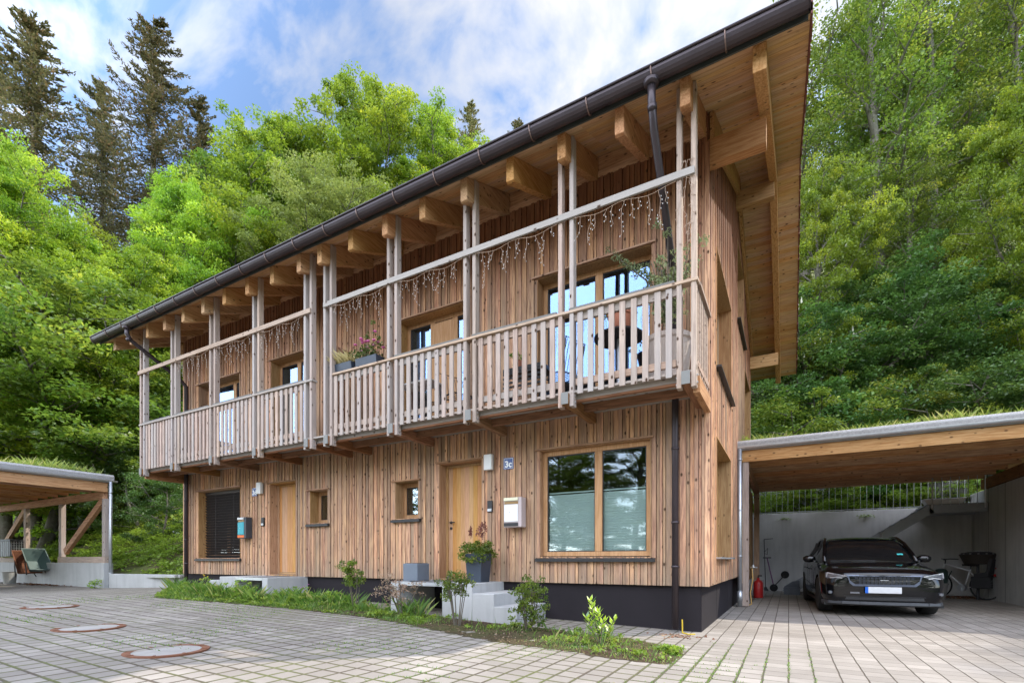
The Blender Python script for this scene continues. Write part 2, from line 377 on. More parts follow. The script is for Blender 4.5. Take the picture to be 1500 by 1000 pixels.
# brightness and cloud added to the sky behind the camera, to light the facade
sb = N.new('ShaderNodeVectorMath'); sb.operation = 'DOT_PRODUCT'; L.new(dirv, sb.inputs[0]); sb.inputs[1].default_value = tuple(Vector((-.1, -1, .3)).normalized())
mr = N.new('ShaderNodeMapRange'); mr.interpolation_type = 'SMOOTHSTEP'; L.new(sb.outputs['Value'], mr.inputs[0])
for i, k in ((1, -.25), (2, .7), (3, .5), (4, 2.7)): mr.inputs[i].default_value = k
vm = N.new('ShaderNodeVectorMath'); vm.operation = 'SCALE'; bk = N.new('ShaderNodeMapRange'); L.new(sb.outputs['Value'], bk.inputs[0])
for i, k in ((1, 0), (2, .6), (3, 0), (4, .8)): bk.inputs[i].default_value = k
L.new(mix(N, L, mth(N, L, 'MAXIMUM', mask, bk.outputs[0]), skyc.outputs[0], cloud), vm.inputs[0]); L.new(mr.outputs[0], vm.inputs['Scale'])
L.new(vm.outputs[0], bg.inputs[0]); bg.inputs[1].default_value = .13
vs = sc.view_settings; vs.view_transform = 'Standard'; vs.look = 'None'; vs.exposure = 1.3; vs.gamma = 1
cy = sc.cycles; cy.max_bounces = 7; cy.transparent_max_bounces = 10; cy.diffuse_bounces = 3; cy.glossy_bounces = 3; cy.transmission_bounces = 3
cy.use_denoising = True; cy.caustics_reflective = False; cy.caustics_refractive = False

# ------------------------------------------------------------------ ground
def g(x):
    if x > -1.1: return 0.
    if x > -13.1: return .026 * (-1.1 - x)
    return max(.16, .312 - .03 * (-13.1 - x))
def hnoise(x, y): return .5 * math.sin(x * .31 + 1) * math.cos(y * .23) + .22 * math.sin(x * .9 + y * .7)
def hill(x, y):
    hs = []
    if x < -14.5:
        f = min(1, max(0, (-15.2 - x) / 3.2)); d = max(0, y - 7.5)
        hs.append(.5 + min(26, d * (.05 + .5 * f)))
        if x > -17.5 and y > 18: hs.append((2.5 + .62 * max(0, y - 21)) * (x + 17.5) / 3)
    if x > -15.6 and y > 18: hs.append(2.5 + .62 * max(0, y - 21))
    if x > 4.6: hs.append(2.9 + .5 * max(0, x - 6))
    z = max(hs) if hs else 0
    return z + hnoise(x, y) * min(1, max(0, (z - 2.6) / 3))
xs = [-120, -60, -30, -24, -18, -13.1, -1.1, 6, 30, 120]
mb = MB()
mb.add([(a, b, -.06 if abs(a) > 100 or b < -100 else -.06) for a in (-600, 600) for b in (-600, 600)], [(0, 2, 3, 1)])
struct(mb.build('ground', M_FIELD))
mb = MB()
gx = sorted(set([-45, -30, -24, -18.5] + [-18.5 + .9 * k for k in range(28)] + [6.2]))
for a, b in zip(gx, gx[1:]):
    for (y0, y1) in ((-22, 7.5), (7.5, 18.9)):
        if y0 > 0 and b < -16: continue
        mb.add([(a, y0, g(a)), (b, y0, g(b)), (b, y1, g(b)), (a, y1, g(a))], [(0, 1, 2, 3)])
struct(mb.build('paving', M_PAVE))
# hillside
mb = MB(); st = 1.5
def inside(x, y): return (x < -15.3 and y > 7.45) or y > 18.75 or (x > 4.75 and y > 4)
gxs = [-100 + i * 4 for i in range(18)] + [-28 + i * .9 for i in range(15)] + [-15.3, -12, -9, -6, -3, 0, 3, 4.76, 6, 8, 10, 13, 17, 22, 30, 40, 60, 90]
gys = [4, 7.46, 8.2, 9, 10, 11, 12, 13.5, 15, 17, 18.76, 20, 21, 22, 23.5, 25, 27, 29, 31, 34, 38, 42, 48, 55, 65, 80, 100]
idx = {}
def vid(x, y):
    if (x, y) not in idx: idx[(x, y)] = len(mb.v); mb.v.append((x, y, hill(x, y)))
    return idx[(x, y)]
for a, b in zip(gxs, gxs[1:]):
    for c_, d_ in zip(gys, gys[1:]):
        if inside((a + b) / 2, (c_ + d_) / 2): mb.f.append([vid(a, c_), vid(b, c_), vid(b, d_), vid(a, d_)]); mb.r.append(.5)
struct(mb.build('hillside', M_HILL, smooth=True))

# ------------------------------------------------------------------ the timber house
XL, XR, YF, YB = -14.45, -1.0, 7.41, 16.2
RY = 11.7; SL = .45
def under(y): return 6.75 + SL * (min(y, 2 * RY - y) - 6.1)     # underside of the roof boarding
house = thing('timber_house', 'long two storey larch clad semi detached house with balcony and wide eaves', 'house', (-7.7, 11.8, 0))
ORIG = house
openF = {  # facade openings: x0, x1, z0, z1
    'w1': (-3.6, -1.78, 1.08, 2.84), 'd1': (-5.71, -4.75, .69, 2.83), 's1': (-6.78, -6.2, 1.84, 2.56),
    'w2': (-13.72, -11.87, 1.08, 2.84), 'd2': (-10.73, -9.76, .69, 2.83), 's2': (-9.3, -8.72, 1.84, 2.56),
    'u1': (-3.66, -1.76, 3.42, 5.71), 'u2': (-6.68, -5.05, 3.42, 5.71), 'u3': (-13.7, -11.9, 3.42, 5.66), 'u4': (-10.66, -9.2, 3.42, 5.71)}
openS = {'a': (8.25, 10.5, 4.05, 5.9), 'b': (8.25, 10.4, 1.08, 2.95), 'c': (11.8, 13.6, 6.3, 8.05), 'd': (13.9, 15.8, 3.5, 5.9), 'e': (8.0, 8.01, 0.7, 0.71)}
def clad_segments(u, z0, z1, ops, wdt):
    segs = [(z0, z1)]
    for (a, b, c, d) in ops:
        if u + wdt / 2 > a and u - wdt / 2 < b:
            out = []
            for (p, q) in segs:
                if d <= p or c >= q: out.append((p, q)); continue
                if c > p: out.append((p, c))
                if d < q: out.append((d, q))
            segs = out
    return segs
rr = random.Random(3)
def board_list(u0, u1, edges):
    """board positions that stop at the opening edges"""
    cuts = sorted(set([u0, u1] + [e for e in edges if u0 < e < u1])); out = []
    for a, b in zip(cuts, cuts[1:]):
        u = a
        while u < b - .012:
            wd = rr.choice([.042, .05, .06, .07, .088]); wd = min(wd, b - u)
            if b - u - wd < .035: wd = b - u
            out.append((u, u + wd)); u += wd
    return out
mb = MB(); ops = list(openF.values())
for i, (a, b) in enumerate(board_list(XL, XR - .03, [e for o in ops for e in o[:2]])):
    dep = (.0, .022, .006, .026, .012)[i % 5]; rnd = rr.random(); c = (a + b) / 2
    for (p, q) in clad_segments(c, .66, 7.0, ops, (b - a) * .5):
        mb.box(a + .0035, b - .0035, YF - .012 - dep, YF + .03, p, q, rnd)
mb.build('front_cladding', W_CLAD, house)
mb = MB(); ops = list(openS.values())
for i, (a, b) in enumerate(board_list(YF - .03, YB, [e for o in ops for e in o[:2]])):
    dep = (.0, .016, .006, .024, .01)[i % 5]; rnd = rr.random(); c = (a + b) / 2
    top = under(c) - .02
    for (p, q) in clad_segments(c, .66, top, ops, (b - a) * .5): mb.box(XR - .035, XR + .004 + dep, a + .002, b - .002, p, q, rnd)
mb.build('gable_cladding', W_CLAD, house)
mb = MB()
for i, (a, b) in enumerate(board_list(YF - .03, YB, [])):
    dep = (.0, .016, .006, .024, .01)[i % 5]; mb.box(XL + .035, XL - .004 - dep, a + .002, b - .002, .66, under((a + b) / 2) - .02)
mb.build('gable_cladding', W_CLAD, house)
# corner board
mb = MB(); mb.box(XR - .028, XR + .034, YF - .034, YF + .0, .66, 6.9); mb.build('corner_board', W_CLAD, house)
# structural wall shell behind the cladding, with the openings left free
def shell(mb, u0, u1, z0, z1, ops, put):
    us = sorted(set([u0, u1] + [k for o in ops for k in o[:2]])); zs = sorted(set([z0, z1] + [k for o in ops for k in o[2:]]))
    for a, b in zip(us, us[1:]):
        for c, d in zip(zs, zs[1:]):
            m_, n_ = (a + b) / 2, (c + d) / 2
            if any(o[0] < m_ < o[1] and o[2] < n_ < o[3] for o in ops): continue
            put(a, b, c, d)
M_SHELL = plain('dark_wall_backing', (.09, .05, .03), .9)
mb = MB()
shell(mb, XL + .05, XR - .05, .66, 6.98, list(openF.values()), lambda a, b, c, d: mb.box(a, b, YF + .032, YF + .3, c, d))
shell(mb, YF + .3, YB - .05, .66, 6.3, [o for k, o in openS.items() if k != 'e'], lambda a, b, c, d: mb.box(XR - .3, XR - .04, a, b, c, d))
mb.prism([(YF + .3, 6.3), (11.75, 6.3), (11.75, under(11.7) - .05), (YF + .3, under(YF + .3) - .05)], 'x', XR - .3, XR - .04)
mb.prism([(13.65, 6.3), (YB - .05, 6.3), (YB - .05, under(YB) - .06), (13.65, under(13.65) - .06)], 'x', XR - .3, XR - .04)
mb.prism([(11.75, 8.1), (13.65, 8.1), (13.65, under(13.65) - .06), (11.75, under(11.75) - .06)], 'x', XR - .3, XR - .04)
mb.prism([(YF + .1, .66), (YB - .05, .66), (YB - .05, under(YB) - .05), (RY, under(RY) - .05), (YF + .1, under(YF) - .1)], 'x', XL + .04, XL + .3)
mb.box(XL + .05, XR - .05, YB - .3, YB, .66, under(YB) - .05)
mb.build('wall', M_SHELL, house)
mb = MB(); mb.box(XL + .1, XR - .09, YF + .04, YB, -.3, .655)
for k in range(5): mb.box(XR - .09, XR - .082, YF + .05 + k * 1.7, YF + .04 + (k + 1) * 1.7 - .01, -.3, .65)
mb.build('plinth', M_PLINTH, house)
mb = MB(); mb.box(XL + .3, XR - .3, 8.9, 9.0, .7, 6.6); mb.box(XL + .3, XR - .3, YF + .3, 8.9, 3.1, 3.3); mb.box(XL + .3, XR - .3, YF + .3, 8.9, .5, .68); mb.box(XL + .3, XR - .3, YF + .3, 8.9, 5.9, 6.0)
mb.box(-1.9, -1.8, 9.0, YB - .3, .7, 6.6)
mb.build('interior_wall', M_DARKIN, house)

def window(kind, x0, x1, z0, z1, rec, mull, glassm, blind=None, sillw=0, label=None, leftrec=True):
    """frame with panes set rec behind the cladding; reveals, head board and black sill"""
    fy = YF + rec; fw = .075
    f = MB()
    bars = [x0 + .01] + list(mull) + [x1 - .01]
    f.box(x0 + .012, x1 - .012, fy, fy + .07, z1 - .012 - fw, z1 - .012, .5); f.box(x0 + .012, x1 - .012, fy, fy + .07, z0 + .012, z0 + .012 + fw, .5)
    f.box(x0 + .012, x0 + .012 + fw, fy + .002, fy + .068, z0 + .012 + fw, z1 - .012 - fw, .5); f.box(x1 - .012 - fw, x1 - .012, fy + .002, fy + .068, z0 + .012 + fw, z1 - .012 - fw, .5)
    for m_ in mull: f.box(m_ - .06, m_ + .06, fy - .003, fy + .071, z0 + .014 + fw, z1 - .014 - fw, .5)
    win = f.build('window', W_FRAME, house, label=label, bevel=.004)
    edges = [x0 + .012 + fw]
    for m_ in mull: edges += [m_ - .06, m_ + .06]
    edges.append(x1 - .012 - fw)
    for a, b in zip(edges[::2], edges[1::2]):
        MB().box(a, b, fy + .03, fy + .036, z0 + .012 + fw, z1 - .012 - fw).build('pane', glassm, win)
        g_ = MB()
        g_.box(a, b, fy + .022, fy + .029, z0 + .012 + fw, z0 + .03 + fw); g_.box(a, b, fy + .022, fy + .029, z1 - .03 - fw, z1 - .012 - fw)
        g_.box(a, a + .015, fy + .022, fy + .029, z0 + .03 + fw, z1 - .03 - fw); g_.box(b - .015, b, fy + .022, fy + .029, z0 + .03 + fw, z1 - .03 - fw)
        g_.build('glazing_seal', M_BLACK, win)
    rv = MB()   # reveals
    rv.box(x0 - .0, x0 + .011, YF - .02, fy + .07, z0, z1 - .002); rv.box(x1 - .011, x1 + .0, YF - .02, fy + .07, z0, z1 - .002); rv.box(x0 + .011, x1 - .011, YF - .016, fy + .07, z1 - .011, z1)
    rv.build('reveal', W_CLADIN, win)
    h = MB(); h.box(x0 - .09, x1 + .05, YF - .062, YF + .0, z1 + .002, z1 + .03); h.build('head_board', W_HEAD, win)
    if sillw:
        s_ = MB(); s_.prism([(YF - .09, z0 - .03), (YF - .09, z0 - .075), (fy + .0, z0 - .075), (fy + .0, z0 + .01), (YF - .02, z0 - .012)], 'x', x0 - .07, x1 + .07)
        s_.build('sill', M_BLACK, win)
    return win
mm = lambda a, b: (a + b) / 2
o = openF['w1']; w1 = window('w', *o, .06, [-2.62], M_PANE, sillw=1, label='wide two part window with pale pleated blinds across its lower half')
M_PLEAT = plain('pleated_blind', (.78, .88, .83), .8, nz=.05)
for a, b in ((-3.5, -2.68), (-2.56, -1.87)):
    p = MB(); z = 1.17; k = 0
    vs_ = []; 
    while z < 2.13:
        vs_ += [(a, YF + .13 + (.004 if k % 2 else 0), z), (b, YF + .13 + (.004 if k % 2 else 0), z)]; z += .02; k += 1
    p.add(vs_, [(2*i, 2*i+1, 2*i+3, 2*i+2) for i in range(len(vs_)//2 - 1)], .5)
    p.box(a, b, YF + .125, YF + .15, 2.13, 2.15)
    p.build('pleated_blind', M_PLEAT, w1)
o = openF['s1']; window('w', *o, .2, [], M_PANE, sillw=1, label='small recessed window with a black sill left of the right front door')
o = openF['s2']; window('w', *o, .2, [], M_PANE, sillw=1, label='small recessed window with a black sill right of the left front door')
o = openF['w2']; w2 = window('w', *o, .24, [mm(*o[:2])], M_PANE, sillw=1, label='ground floor window closed by dark grey slatted blinds')
M_SLAT = plain('dark_blind_slat', (.045, .04, .04), .4, metal=.2)
p = MB(); z = o[2] + .04
while z < o[3] - .06: p.beam((o[0] + .02, YF + .17, z), (o[1] - .02, YF + .17, z), .078, .005, up=(0, .75, .66)); z += .07
p.box(o[0] + .02, o[1] - .02, YF + .15, YF + .22, o[3] - .08, o[3] - .015)
for xx in (o[0] + .5, o[1] - .55): p.box(xx, xx + .006, YF + .148, YF + .152, o[2] + .03, o[3] - .08)
p.build('venetian_blind', M_SLAT, w2)
window('w', *openF['u1'], .2, [-2.66], M_PANEUP, label='balcony glass door of the right unit beside the olive tree')
uw = window('w', *openF['u2'], .2, [-6.02, -5.5], M_PANEUP, label='balcony window with a plain wood panel in its middle')
MB().box(-5.96, -5.56, YF + .195, YF + .26, 3.52, 5.6, .5).build('wood_panel', W_FRAME, uw)
window('w', *openF['u3'], .2, [-12.45], M_PANEUP, label='leftmost balcony window')
uw = window('w', *openF['u4'], .2, [-9.95], M_PANEUP, label='balcony window next to the dividing screen on the left unit')
# entrance doors
def door(o, hinge, label):
    x0, x1, z0, z1 = o; fy = YF + .2
    d = MB(); n = 9; wd = (x1 - x0 - .12) / n
    for k in range(n): d.box(x0 + .06 + k * wd + .0012, x0 + .06 + (k + 1) * wd - .0012, fy + .01, fy + .06, z0 + .05, z1 - .06, rr.random())
    dr = d.build('door', W_DOOR, house, label=label)
    f = MB(); f.box(x0 + .011, x0 + .058, fy - .01, fy + .07, z0, z1 - .02); f.box(x1 - .058, x1 - .011, fy - .01, fy + .07, z0, z1 - .02); f.box(x0 + .058, x1 - .058, fy - .008, fy + .068, z1 - .058, z1 - .02)
    f.box(x0 + .058, x1 - .058, fy + .001, fy + .068, z0, z0 + .045); f.build('door_frame', W_FRAME, dr)
    rv = MB(); rv.box(x0, x0 + .011, YF - .02, fy + .07, z0, z1 - .002); rv.box(x1 - .011, x1, YF - .02, fy + .07, z0, z1 - .002); rv.box(x0 + .011, x1 - .011, YF - .016, fy + .07, z1 - .013, z1)
    rv.box(x0, x1, YF - .03, fy + .07, z0 - .03, z0 - .002)
    rv.build('reveal', W_CLADIN, dr)
    hx = x0 + .12 if hinge else x1 - .12
    h = MB(); h.tube([(hx, fy + .012, z0 + 1.05), (hx, fy - .04, z0 + 1.05), (hx + .11 * (1 if hinge else -1), fy - .045, z0 + 1.05)], .011, 8)
    h.tube([(hx, fy + .01, z0 + 1.05), (hx, fy + .0, z0 + 1.05)], .028, 12); h.tube([(hx, fy + .012, z0 + .94), (hx, fy - .004, z0 + .94)], .026, 12)
    h.build('handle', M_BLACK, dr, smooth=False)
    MB().box(x0 - .06, x1 + .02, YF - .05, YF - .0, z1 + .002, z1 + .028).build('head_board', W_HEAD, dr)
door(openF['d1'], True, 'oiled oak entrance door of the right unit')
door(openF['d2'], False, 'oiled oak entrance door of the left unit')
# gable windows
for k, lab in (('a', 'upper gable window over the lower one'), ('b', 'lower gable window beside the carport pipe'), ('c', 'tall attic gable window'), ('d', 'gable window just above the carport roof')):
    y0, y1, z0, z1 = openS[k]; fx = XR - .2
    f = MB(); f.box(fx - .07, fx, y0 + .012, y1 - .012, z0 + .01, z0 + .09); f.box(fx - .07, fx, y0 + .012, y1 - .012, z1 - .09, z1 - .01)
    for yy in (y0 + .012, (y0 + y1) / 2, y1 - .09): f.box(fx - .068, fx - .002, yy, yy + .078, z0 + .09, z1 - .09)
    wn = f.build('window', W_FRAME, house, label=lab)
    MB().box(fx - .04, fx - .03, y0 + .02, y1 - .02, z0 + .02, z1 - .02).build('pane', M_PANE, wn)
    MB().box(fx - .075, XR + .03, y0, y0 + .011, z0, z1 - .012).box(fx - .075, XR + .03, y1 - .011, y1, z0, z1 - .012).box(fx - .075, XR + .03, y0, y1, z1 - .011, z1).build('reveal', W_CLADIN, wn)
    MB().box(fx - .0, XR + .1, y0 - .04, y1 + .03, z0 - .03, z0 - .002).build('sill', M_BLACK if k != 'b' else M_ZINC, wn)

# roof: boarding, tiles, rafters, purlins
XA, XB, YE, YE2 = -15.72, .2, 5.98, 17.42
roof = MB(); s_ = 0; ln = math.hypot(1, SL)
def roofboards(y0, y1):
    n = int(abs(y1 - y0) * ln / .115); out = []
    for k in range(n):
        a = y0 + (y1 - y0) * k / n; b = y0 + (y1 - y0) * (k + 1) / n; e = (b - a) * .02
        za, zb = under(a + e), under(b - e); r_ = rr.random()
        for (xa, xb) in ((XA, -11.1), (-11.1, -6.3), (-6.3, -2.4), (-2.4, XB)):
            roof.add([(xa, a + e, za), (xb, a + e, za), (xb, b - e, zb), (xa, b - e, zb), (xa, a + e, za + .02), (xb, a + e, za + .02), (xb, b - e, zb + .02), (xa, b - e, zb + .02)], BF, rr.random())
roofboards(YE + .02, RY); roofboards(YE2 - .02, RY)
rf = roof.build('roof_boarding', W_SOFF, house)
t = MB()
for sgn in (1, -1):
    ya = YE if sgn == 1 else YE2
    n = 19; L_ = RY - YE
    t.add([(XA + .01, ya, under(YE) + .03), (XB + .02, ya, under(YE) + .03), (XB + .02, RY, under(RY) + .03), (XA + .01, RY, under(RY) + .03),
           (XA + .01, ya, under(YE) + .12), (XB + .02, ya, under(YE) + .12), (XB + .02, RY, under(RY) + .12), (XA + .01, RY, under(RY) + .12)], BF if sgn == 1 else [f[::-1] for f in BF])
    for k in range(n):  # tile courses stepping up to the ridge, seen at the verges
        a = k / n; b = (k + 1) / n; P = lambda f_: (ya + (RY - ya) * f_, under(YE) + (under(RY) - under(YE)) * f_)
        (ya_, za), (yb_, zb) = P(a), P(b)
        for xe in (XA, XB):
            x0, x1 = (xe - .022 - .008 * (k % 2), xe - .002) if xe == XA else (xe + .002, xe + .022 + .008 * (k % 2))
            t.add([(x0, ya_, za + .0), (x1, ya_, za + .0), (x1, yb_, zb - .03), (x0, yb_, zb - .03), (x0, ya_, za + .165), (x1, ya_, za + .165), (x1, yb_, zb + .12), (x0, yb_, zb + .12)], BF if sgn == 1 else [f[::-1] for f in BF])
t.tube([(XA, RY, under(RY) + .14), (XB + .04, RY, under(RY) + .14)], .11, 8)
t.build('roof_tiles', M_TILE, house)
raf = [-1.07 - .7945 * k for k in range(9)] + [-7.99 - .7925 * k for k in range(9)]
for i, x in enumerate(raf + [-.28, -15.22]):
    b = MB(); fly = i >= 18
    wv_ = .07 if fly else .06
    zt = lambda y: under(y) - .004
    yb = 12.0 if not fly else YE2 - .2
    if fly:
        b.prism([(6.12, zt(6.12)), (6.12, zt(6.12) - .30), (RY, zt(RY) - .32), (YE2 - .14, zt(YE2 - .14) - .3), (YE2 - .14, zt(YE2 - .14)), (RY, zt(RY))], 'x', x - wv_, x + wv_)
    else:
        b.prism([(6.1, zt(6.1)), (6.1, zt(6.1) - .33), (6.14, zt(6.1) - .345), (YF + .02, zt(YF) - .345), (YF + .02, zt(YF + .02))], 'x', x - wv_, x + wv_)
    b.build('rafter', W_BEAMY, house, bevel=.005)
for y, z in ((YF + .09, 6.61), (RY, 8.6), (YB - .1, 6.61)):
    MB().box(-.26, XR - .25, y - .08, y + .08, z, z + .345).build('purlin', W_BEAMX, house, bevel=.005)
    MB().box(XL + .25, -15.2, y - .08, y + .08, z, z + .345).build('purlin', W_BEAMX, house, bevel=.005)
b = MB()
xs_ = [XR] + raf + [XL]
b.box(XL, XR, YF - .03, YF + .03, 7.0, 7.1); b.box(XL, XR, YF - .0, YF + .03, 7.1, under(YF) - .003)
b.build('wall_plate', W_BEAMX, house)
b = MB(); b.prism([(YF + .04, under(YF + .04) - .005), (YF + .04, 7.0 - .08), (RY, under(RY) - .37), (YB, under(YB) - .3), (YB, under(YB) - .005), (RY, under(RY) - .005)], 'x', XR + .03, XR + .09)
b.build('verge_rafter', W_BEAMY, house)
# eaves gutter
gt = MB(); n = 9; prof = []
for k in range(n + 1):
    a = math.pi * k / n; prof.append((5.88 - .095 * math.cos(a) , 6.76 - .115 * math.sin(a)))
inner = [(5.88 + (p[0] - 5.88) * .93, 6.76 + (p[1] - 6.76) * .93 + .002) for p in prof][::-1]
gt.prism(prof + inner, 'x', XA + .02, XB + .0)
gt.tube([(XA + .02, 5.775, 6.765), (XB, 5.775, 6.765)], .014, 8)
for xe in (XA + .021, XB - .02): gt.prism(prof, 'x', xe, xe + .012)
gu = gt.build('gutter', M_GUT, house, smooth=False)
M_BRK = plain('gutter_bracket_metal', (.2, .13, .11), .4, metal=.5)
for k in range(20): st_ = MB(); x = -.6 - k * .7945; st_.tube([(x, 5.88 - .105 * math.cos(math.pi * j / 10), 6.76 - .126 * math.sin(math.pi * j / 10)) for j in range(11)], .008, 5); st_.box(x - .012, x + .012, 5.77, 5.99, 6.772, 6.778); st_.build('gutter_bracket', M_BRK, gu)
MB().box(XA + .03, XB - .02, 5.985, 6.005, 6.66, 6.83).build('fascia', plain('dark_fascia', (.05, .055, .05), .6), house)
# downpipes
for (x, xw, lab) in ((-1.41, -1.40, 'right'), (-14.0, -14.08, 'left')):
    p = MB()
    p.tube([(x, 5.88, 6.66), (x, 5.88, 6.62)], [.1, .075], 14)
    if lab == 'right': path = [(x, 5.88, 6.64), (x, 5.89, 6.45), (x, 6.0, 6.2), (x, 7.18, 5.05), (x, 7.28, 4.9), (x, 7.28, 3.2), (x, 7.28, .05)]
    else: path = [(x, 5.88, 6.64), (x, 5.88, 6.5), (x - .02, 5.98, 6.38), (xw, 7.12, 5.8), (xw, 7.27, 5.66), (xw, 7.27, 3.2), (xw, 7.27, g(xw))]
    p.tube(path, .048, 14)
    for z in (5.7, 4.0, 2.6, 1.55, .92): 
        if z < path[4][2]: p.tube([(path[-1][0], path[-1][1], z), (path[-1][0], path[-1][1], z + .035)], .056, 14)
    p.tube([(x, 5.93, 6.36), (x, 5.9, 6.42)], .056, 12)
    p.build('downpipe', M_GUT, house, smooth=True)

# balcony
YP = 6.35; DECK = 3.36
px = [-1.03 - .0, -2.68, -4.28, -5.86, -7.44, -7.99, -9.59, -11.15, -12.76, -14.22]
px[0] = -1.09
bal = MB()
y = YP - .02
while y < YF - .06: bal.box(-14.3, -.98, y, y + .135, DECK - .03, DECK, rr.random()); y += .14
bal.build('balcony_deck', W_RAIL, house)
for x in px:
    for sx in (-1, 1):
        top = under(YP) - .03
        if x in (px[4], px[5]): pass
        MB().box(x + sx * .085 - .03, x + sx * .085 + .03, YP - .055, YP + .055, 3.14, top).build('balcony_post', W_POST, house, bevel=.004)
    c = MB(); c.box(x - .05, x + .05, YP - .085, YF - .02, 3.17, 3.32); j = c.build('balcony_joist', W_DARKY, house, bevel=.004)
    MB().box(x - .051, x + .051, YP - .1, YP - .086, 3.17, 3.33).build('joist_cap', M_JCAP, j)
    e = MB()
    for z in (3.2, 3.29): e.tube([(x - .13, YP, z), (x + .13, YP, z)], .011, 6)
    e.build('bolt', M_ZINC, j)
for y in (YP + .12, YP + .55):
    MB().box(-14.28, -.99, y - .035, y + .035, 3.22 if y > 6.6 else 3.235, DECK - .032).build('deck_bearer', W_DARKX, house)
MB().box(-14.26, -1.0, YP + .075, YP + .12, 3.26, 3.34).build('deck_edge_board', W_RAIL, house)
# underside joists carrying brackets to the wall
bays = list(zip(px, px[1:])); bays = [b_ for i, b_ in enumerate(bays) if i != 4]
for i, (xa, xb) in enumerate(bays):
    a, b_ = xa - .13, xb + .13
    n = 9; bm_ = MB(); stp = (a - b_) / n
    for k in range(n):
        c = b_ + stp * (k + .5) + rr.uniform(-.006, .006); bm_.box(c - .037, c + .037, YP - .045, YP - .017, 3.30 + rr.uniform(-.006, .006), 4.40)
    rl = bm_.build('balustrade', W_POST, house)
    MB().box(b_ - .02, a + .02, YP - .015, YP + .03, 4.31, 4.41).build('balustrade_rail', W_RAIL, rl); MB().box(b_, a, YP - .015, YP + .03, 3.43, 3.52).build('balustrade_rail', W_RAIL, rl)
for (a, b_) in ((-7.3, -.95), (-14.35, -7.85)):
    MB().box(a, b_, YP - .07, YP + .06, 4.412, 4.45).build('handrail', W_RAIL, house, bevel=.004)
for i, (xa, xb) in enumerate(bays):
    if i not in (3,): MB().box(xb + .05, xa - .14, YP - .065, YP + .03, 4.453, 4.478).build('rail_capping', M_GCAP, house)
MB().box(-7.52, -.99, YP - .09, YP - .057, 5.70, 5.79).build('upper_rail', W_RAIL, house, bevel=.003)
MB().box(-14.36, -7.88, YP - .09, YP - .057, 5.70, 5.79).build('upper_rail', W_RAIL, house, bevel=.003)
# end balustrades of the balcony
for x in (-.99, -14.32):
    e = MB(); 
    for k in range(6): y = YP + .16 + k * .15; e.box(x - .014, x + .014, y - .035, y + .035, 3.28, 4.4)
    e.box(x - .05, x + .05, YP + .06, YF - .04, 4.41, 4.45); e.box(x - .02, x + .02, YP + .06, YF - .04, 3.42, 3.5)
    e.build('end_balustrade', W_RAILY, house)
    MB().box(x - .04, x + .04, YP + .07, YF - .02, 3.1, 3.3).build('edge_joist', W_BEAMY, house)
# dividing screen between the two units
s_ = MB(); y = YP + .1
while y < YF - .05: s_.box(-7.73, -7.70, y, y + .1, DECK + .03, 5.2 - 0 * y); y += .106
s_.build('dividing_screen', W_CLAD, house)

# ------------------------------------------------------------------ things on the facade
def wall_lamp(x, lab):
    t = thing('wall_lamp', lab, 'wall lamp', (x, YF - .05, 2.6), 'box wall lamps by the front doors')
    MB().box(x - .08, x + .08, YF - .13, YF - .055, 2.6, 2.87).build('lamp_shade', M_WHITE, t, bevel=.008)
    MB().box(x - .07, x + .07, YF - .055, YF - .03, 2.61, 2.86).build('back_plate', M_ZINC, t)
wall_lamp(-4.57, 'white box wall lamp to the right of the oak door of the right unit')
wall_lamp(-11.0, 'white box wall lamp above the turquoise letterbox side of the left unit')
M_BLUE = plain('blue_enamel', (.012, .055, .24), .25, nz=.05); M_ENW = plain('white_enamel', (.8, .82, .85), .3, nz=.02)
def text_mesh(s, size, loc, parent, m, name='lettering', rot=(R(90), 0, 0), off=.006, ext=.003, local=False):
    c = bpy.data.curves.new(name, 'FONT'); c.body = s; c.size = size; c.align_x = 'CENTER'; c.align_y = 'CENTER'; c.extrude = ext; c.offset = off
    t = bpy.data.objects.new(name, c); COL.objects.link(t); dg = bpy.context.evaluated_depsgraph_get(); dg.update()
    me = bpy.data.meshes.new_from_object(t.evaluated_get(dg)); bpy.data.objects.remove(t)
    me.materials.clear(); me.materials.append(m)
    me.transform(Matrix.Translation(Vector(loc)) @ __import__('mathutils').Euler(rot).to_matrix().to_4x4())
    if not local: me.transform(Matrix.Translation(-Vector(ORG[parent.name])))
    o = bpy.data.objects.new(name, me); COL.objects.link(o); o.parent = parent; return o
def sign(x, z, txt, lab):
    t = thing('house_number_sign', lab, 'house number', (x, YF - .035, z), 'blue enamel house numbers')
    y = YF - .04
    MB().box(x - .1, x + .1, y, y + .008, z - .1, z + .1).build('plate', M_BLUE, t, bevel=.003)
    b = MB()
    for a in (-.088, .082): b.box(x + a, x + a + .006, y - .002, y + .001, z - .088, z + .088); b.box(x - .082, x + .082, y - .002, y + .001, z + a, z + a + .006)
    b.build('border', M_ENW, t)
    text_mesh(txt, .15, (x, y - .001, z - .018), t, M_ENW)
sign(-4.2, 2.69, '3c', 'blue enamel sign reading 3c right of the wall lamp')
sign(-11.27, 2.67, '3d', 'small blue enamel house number partly beside the left lamp')
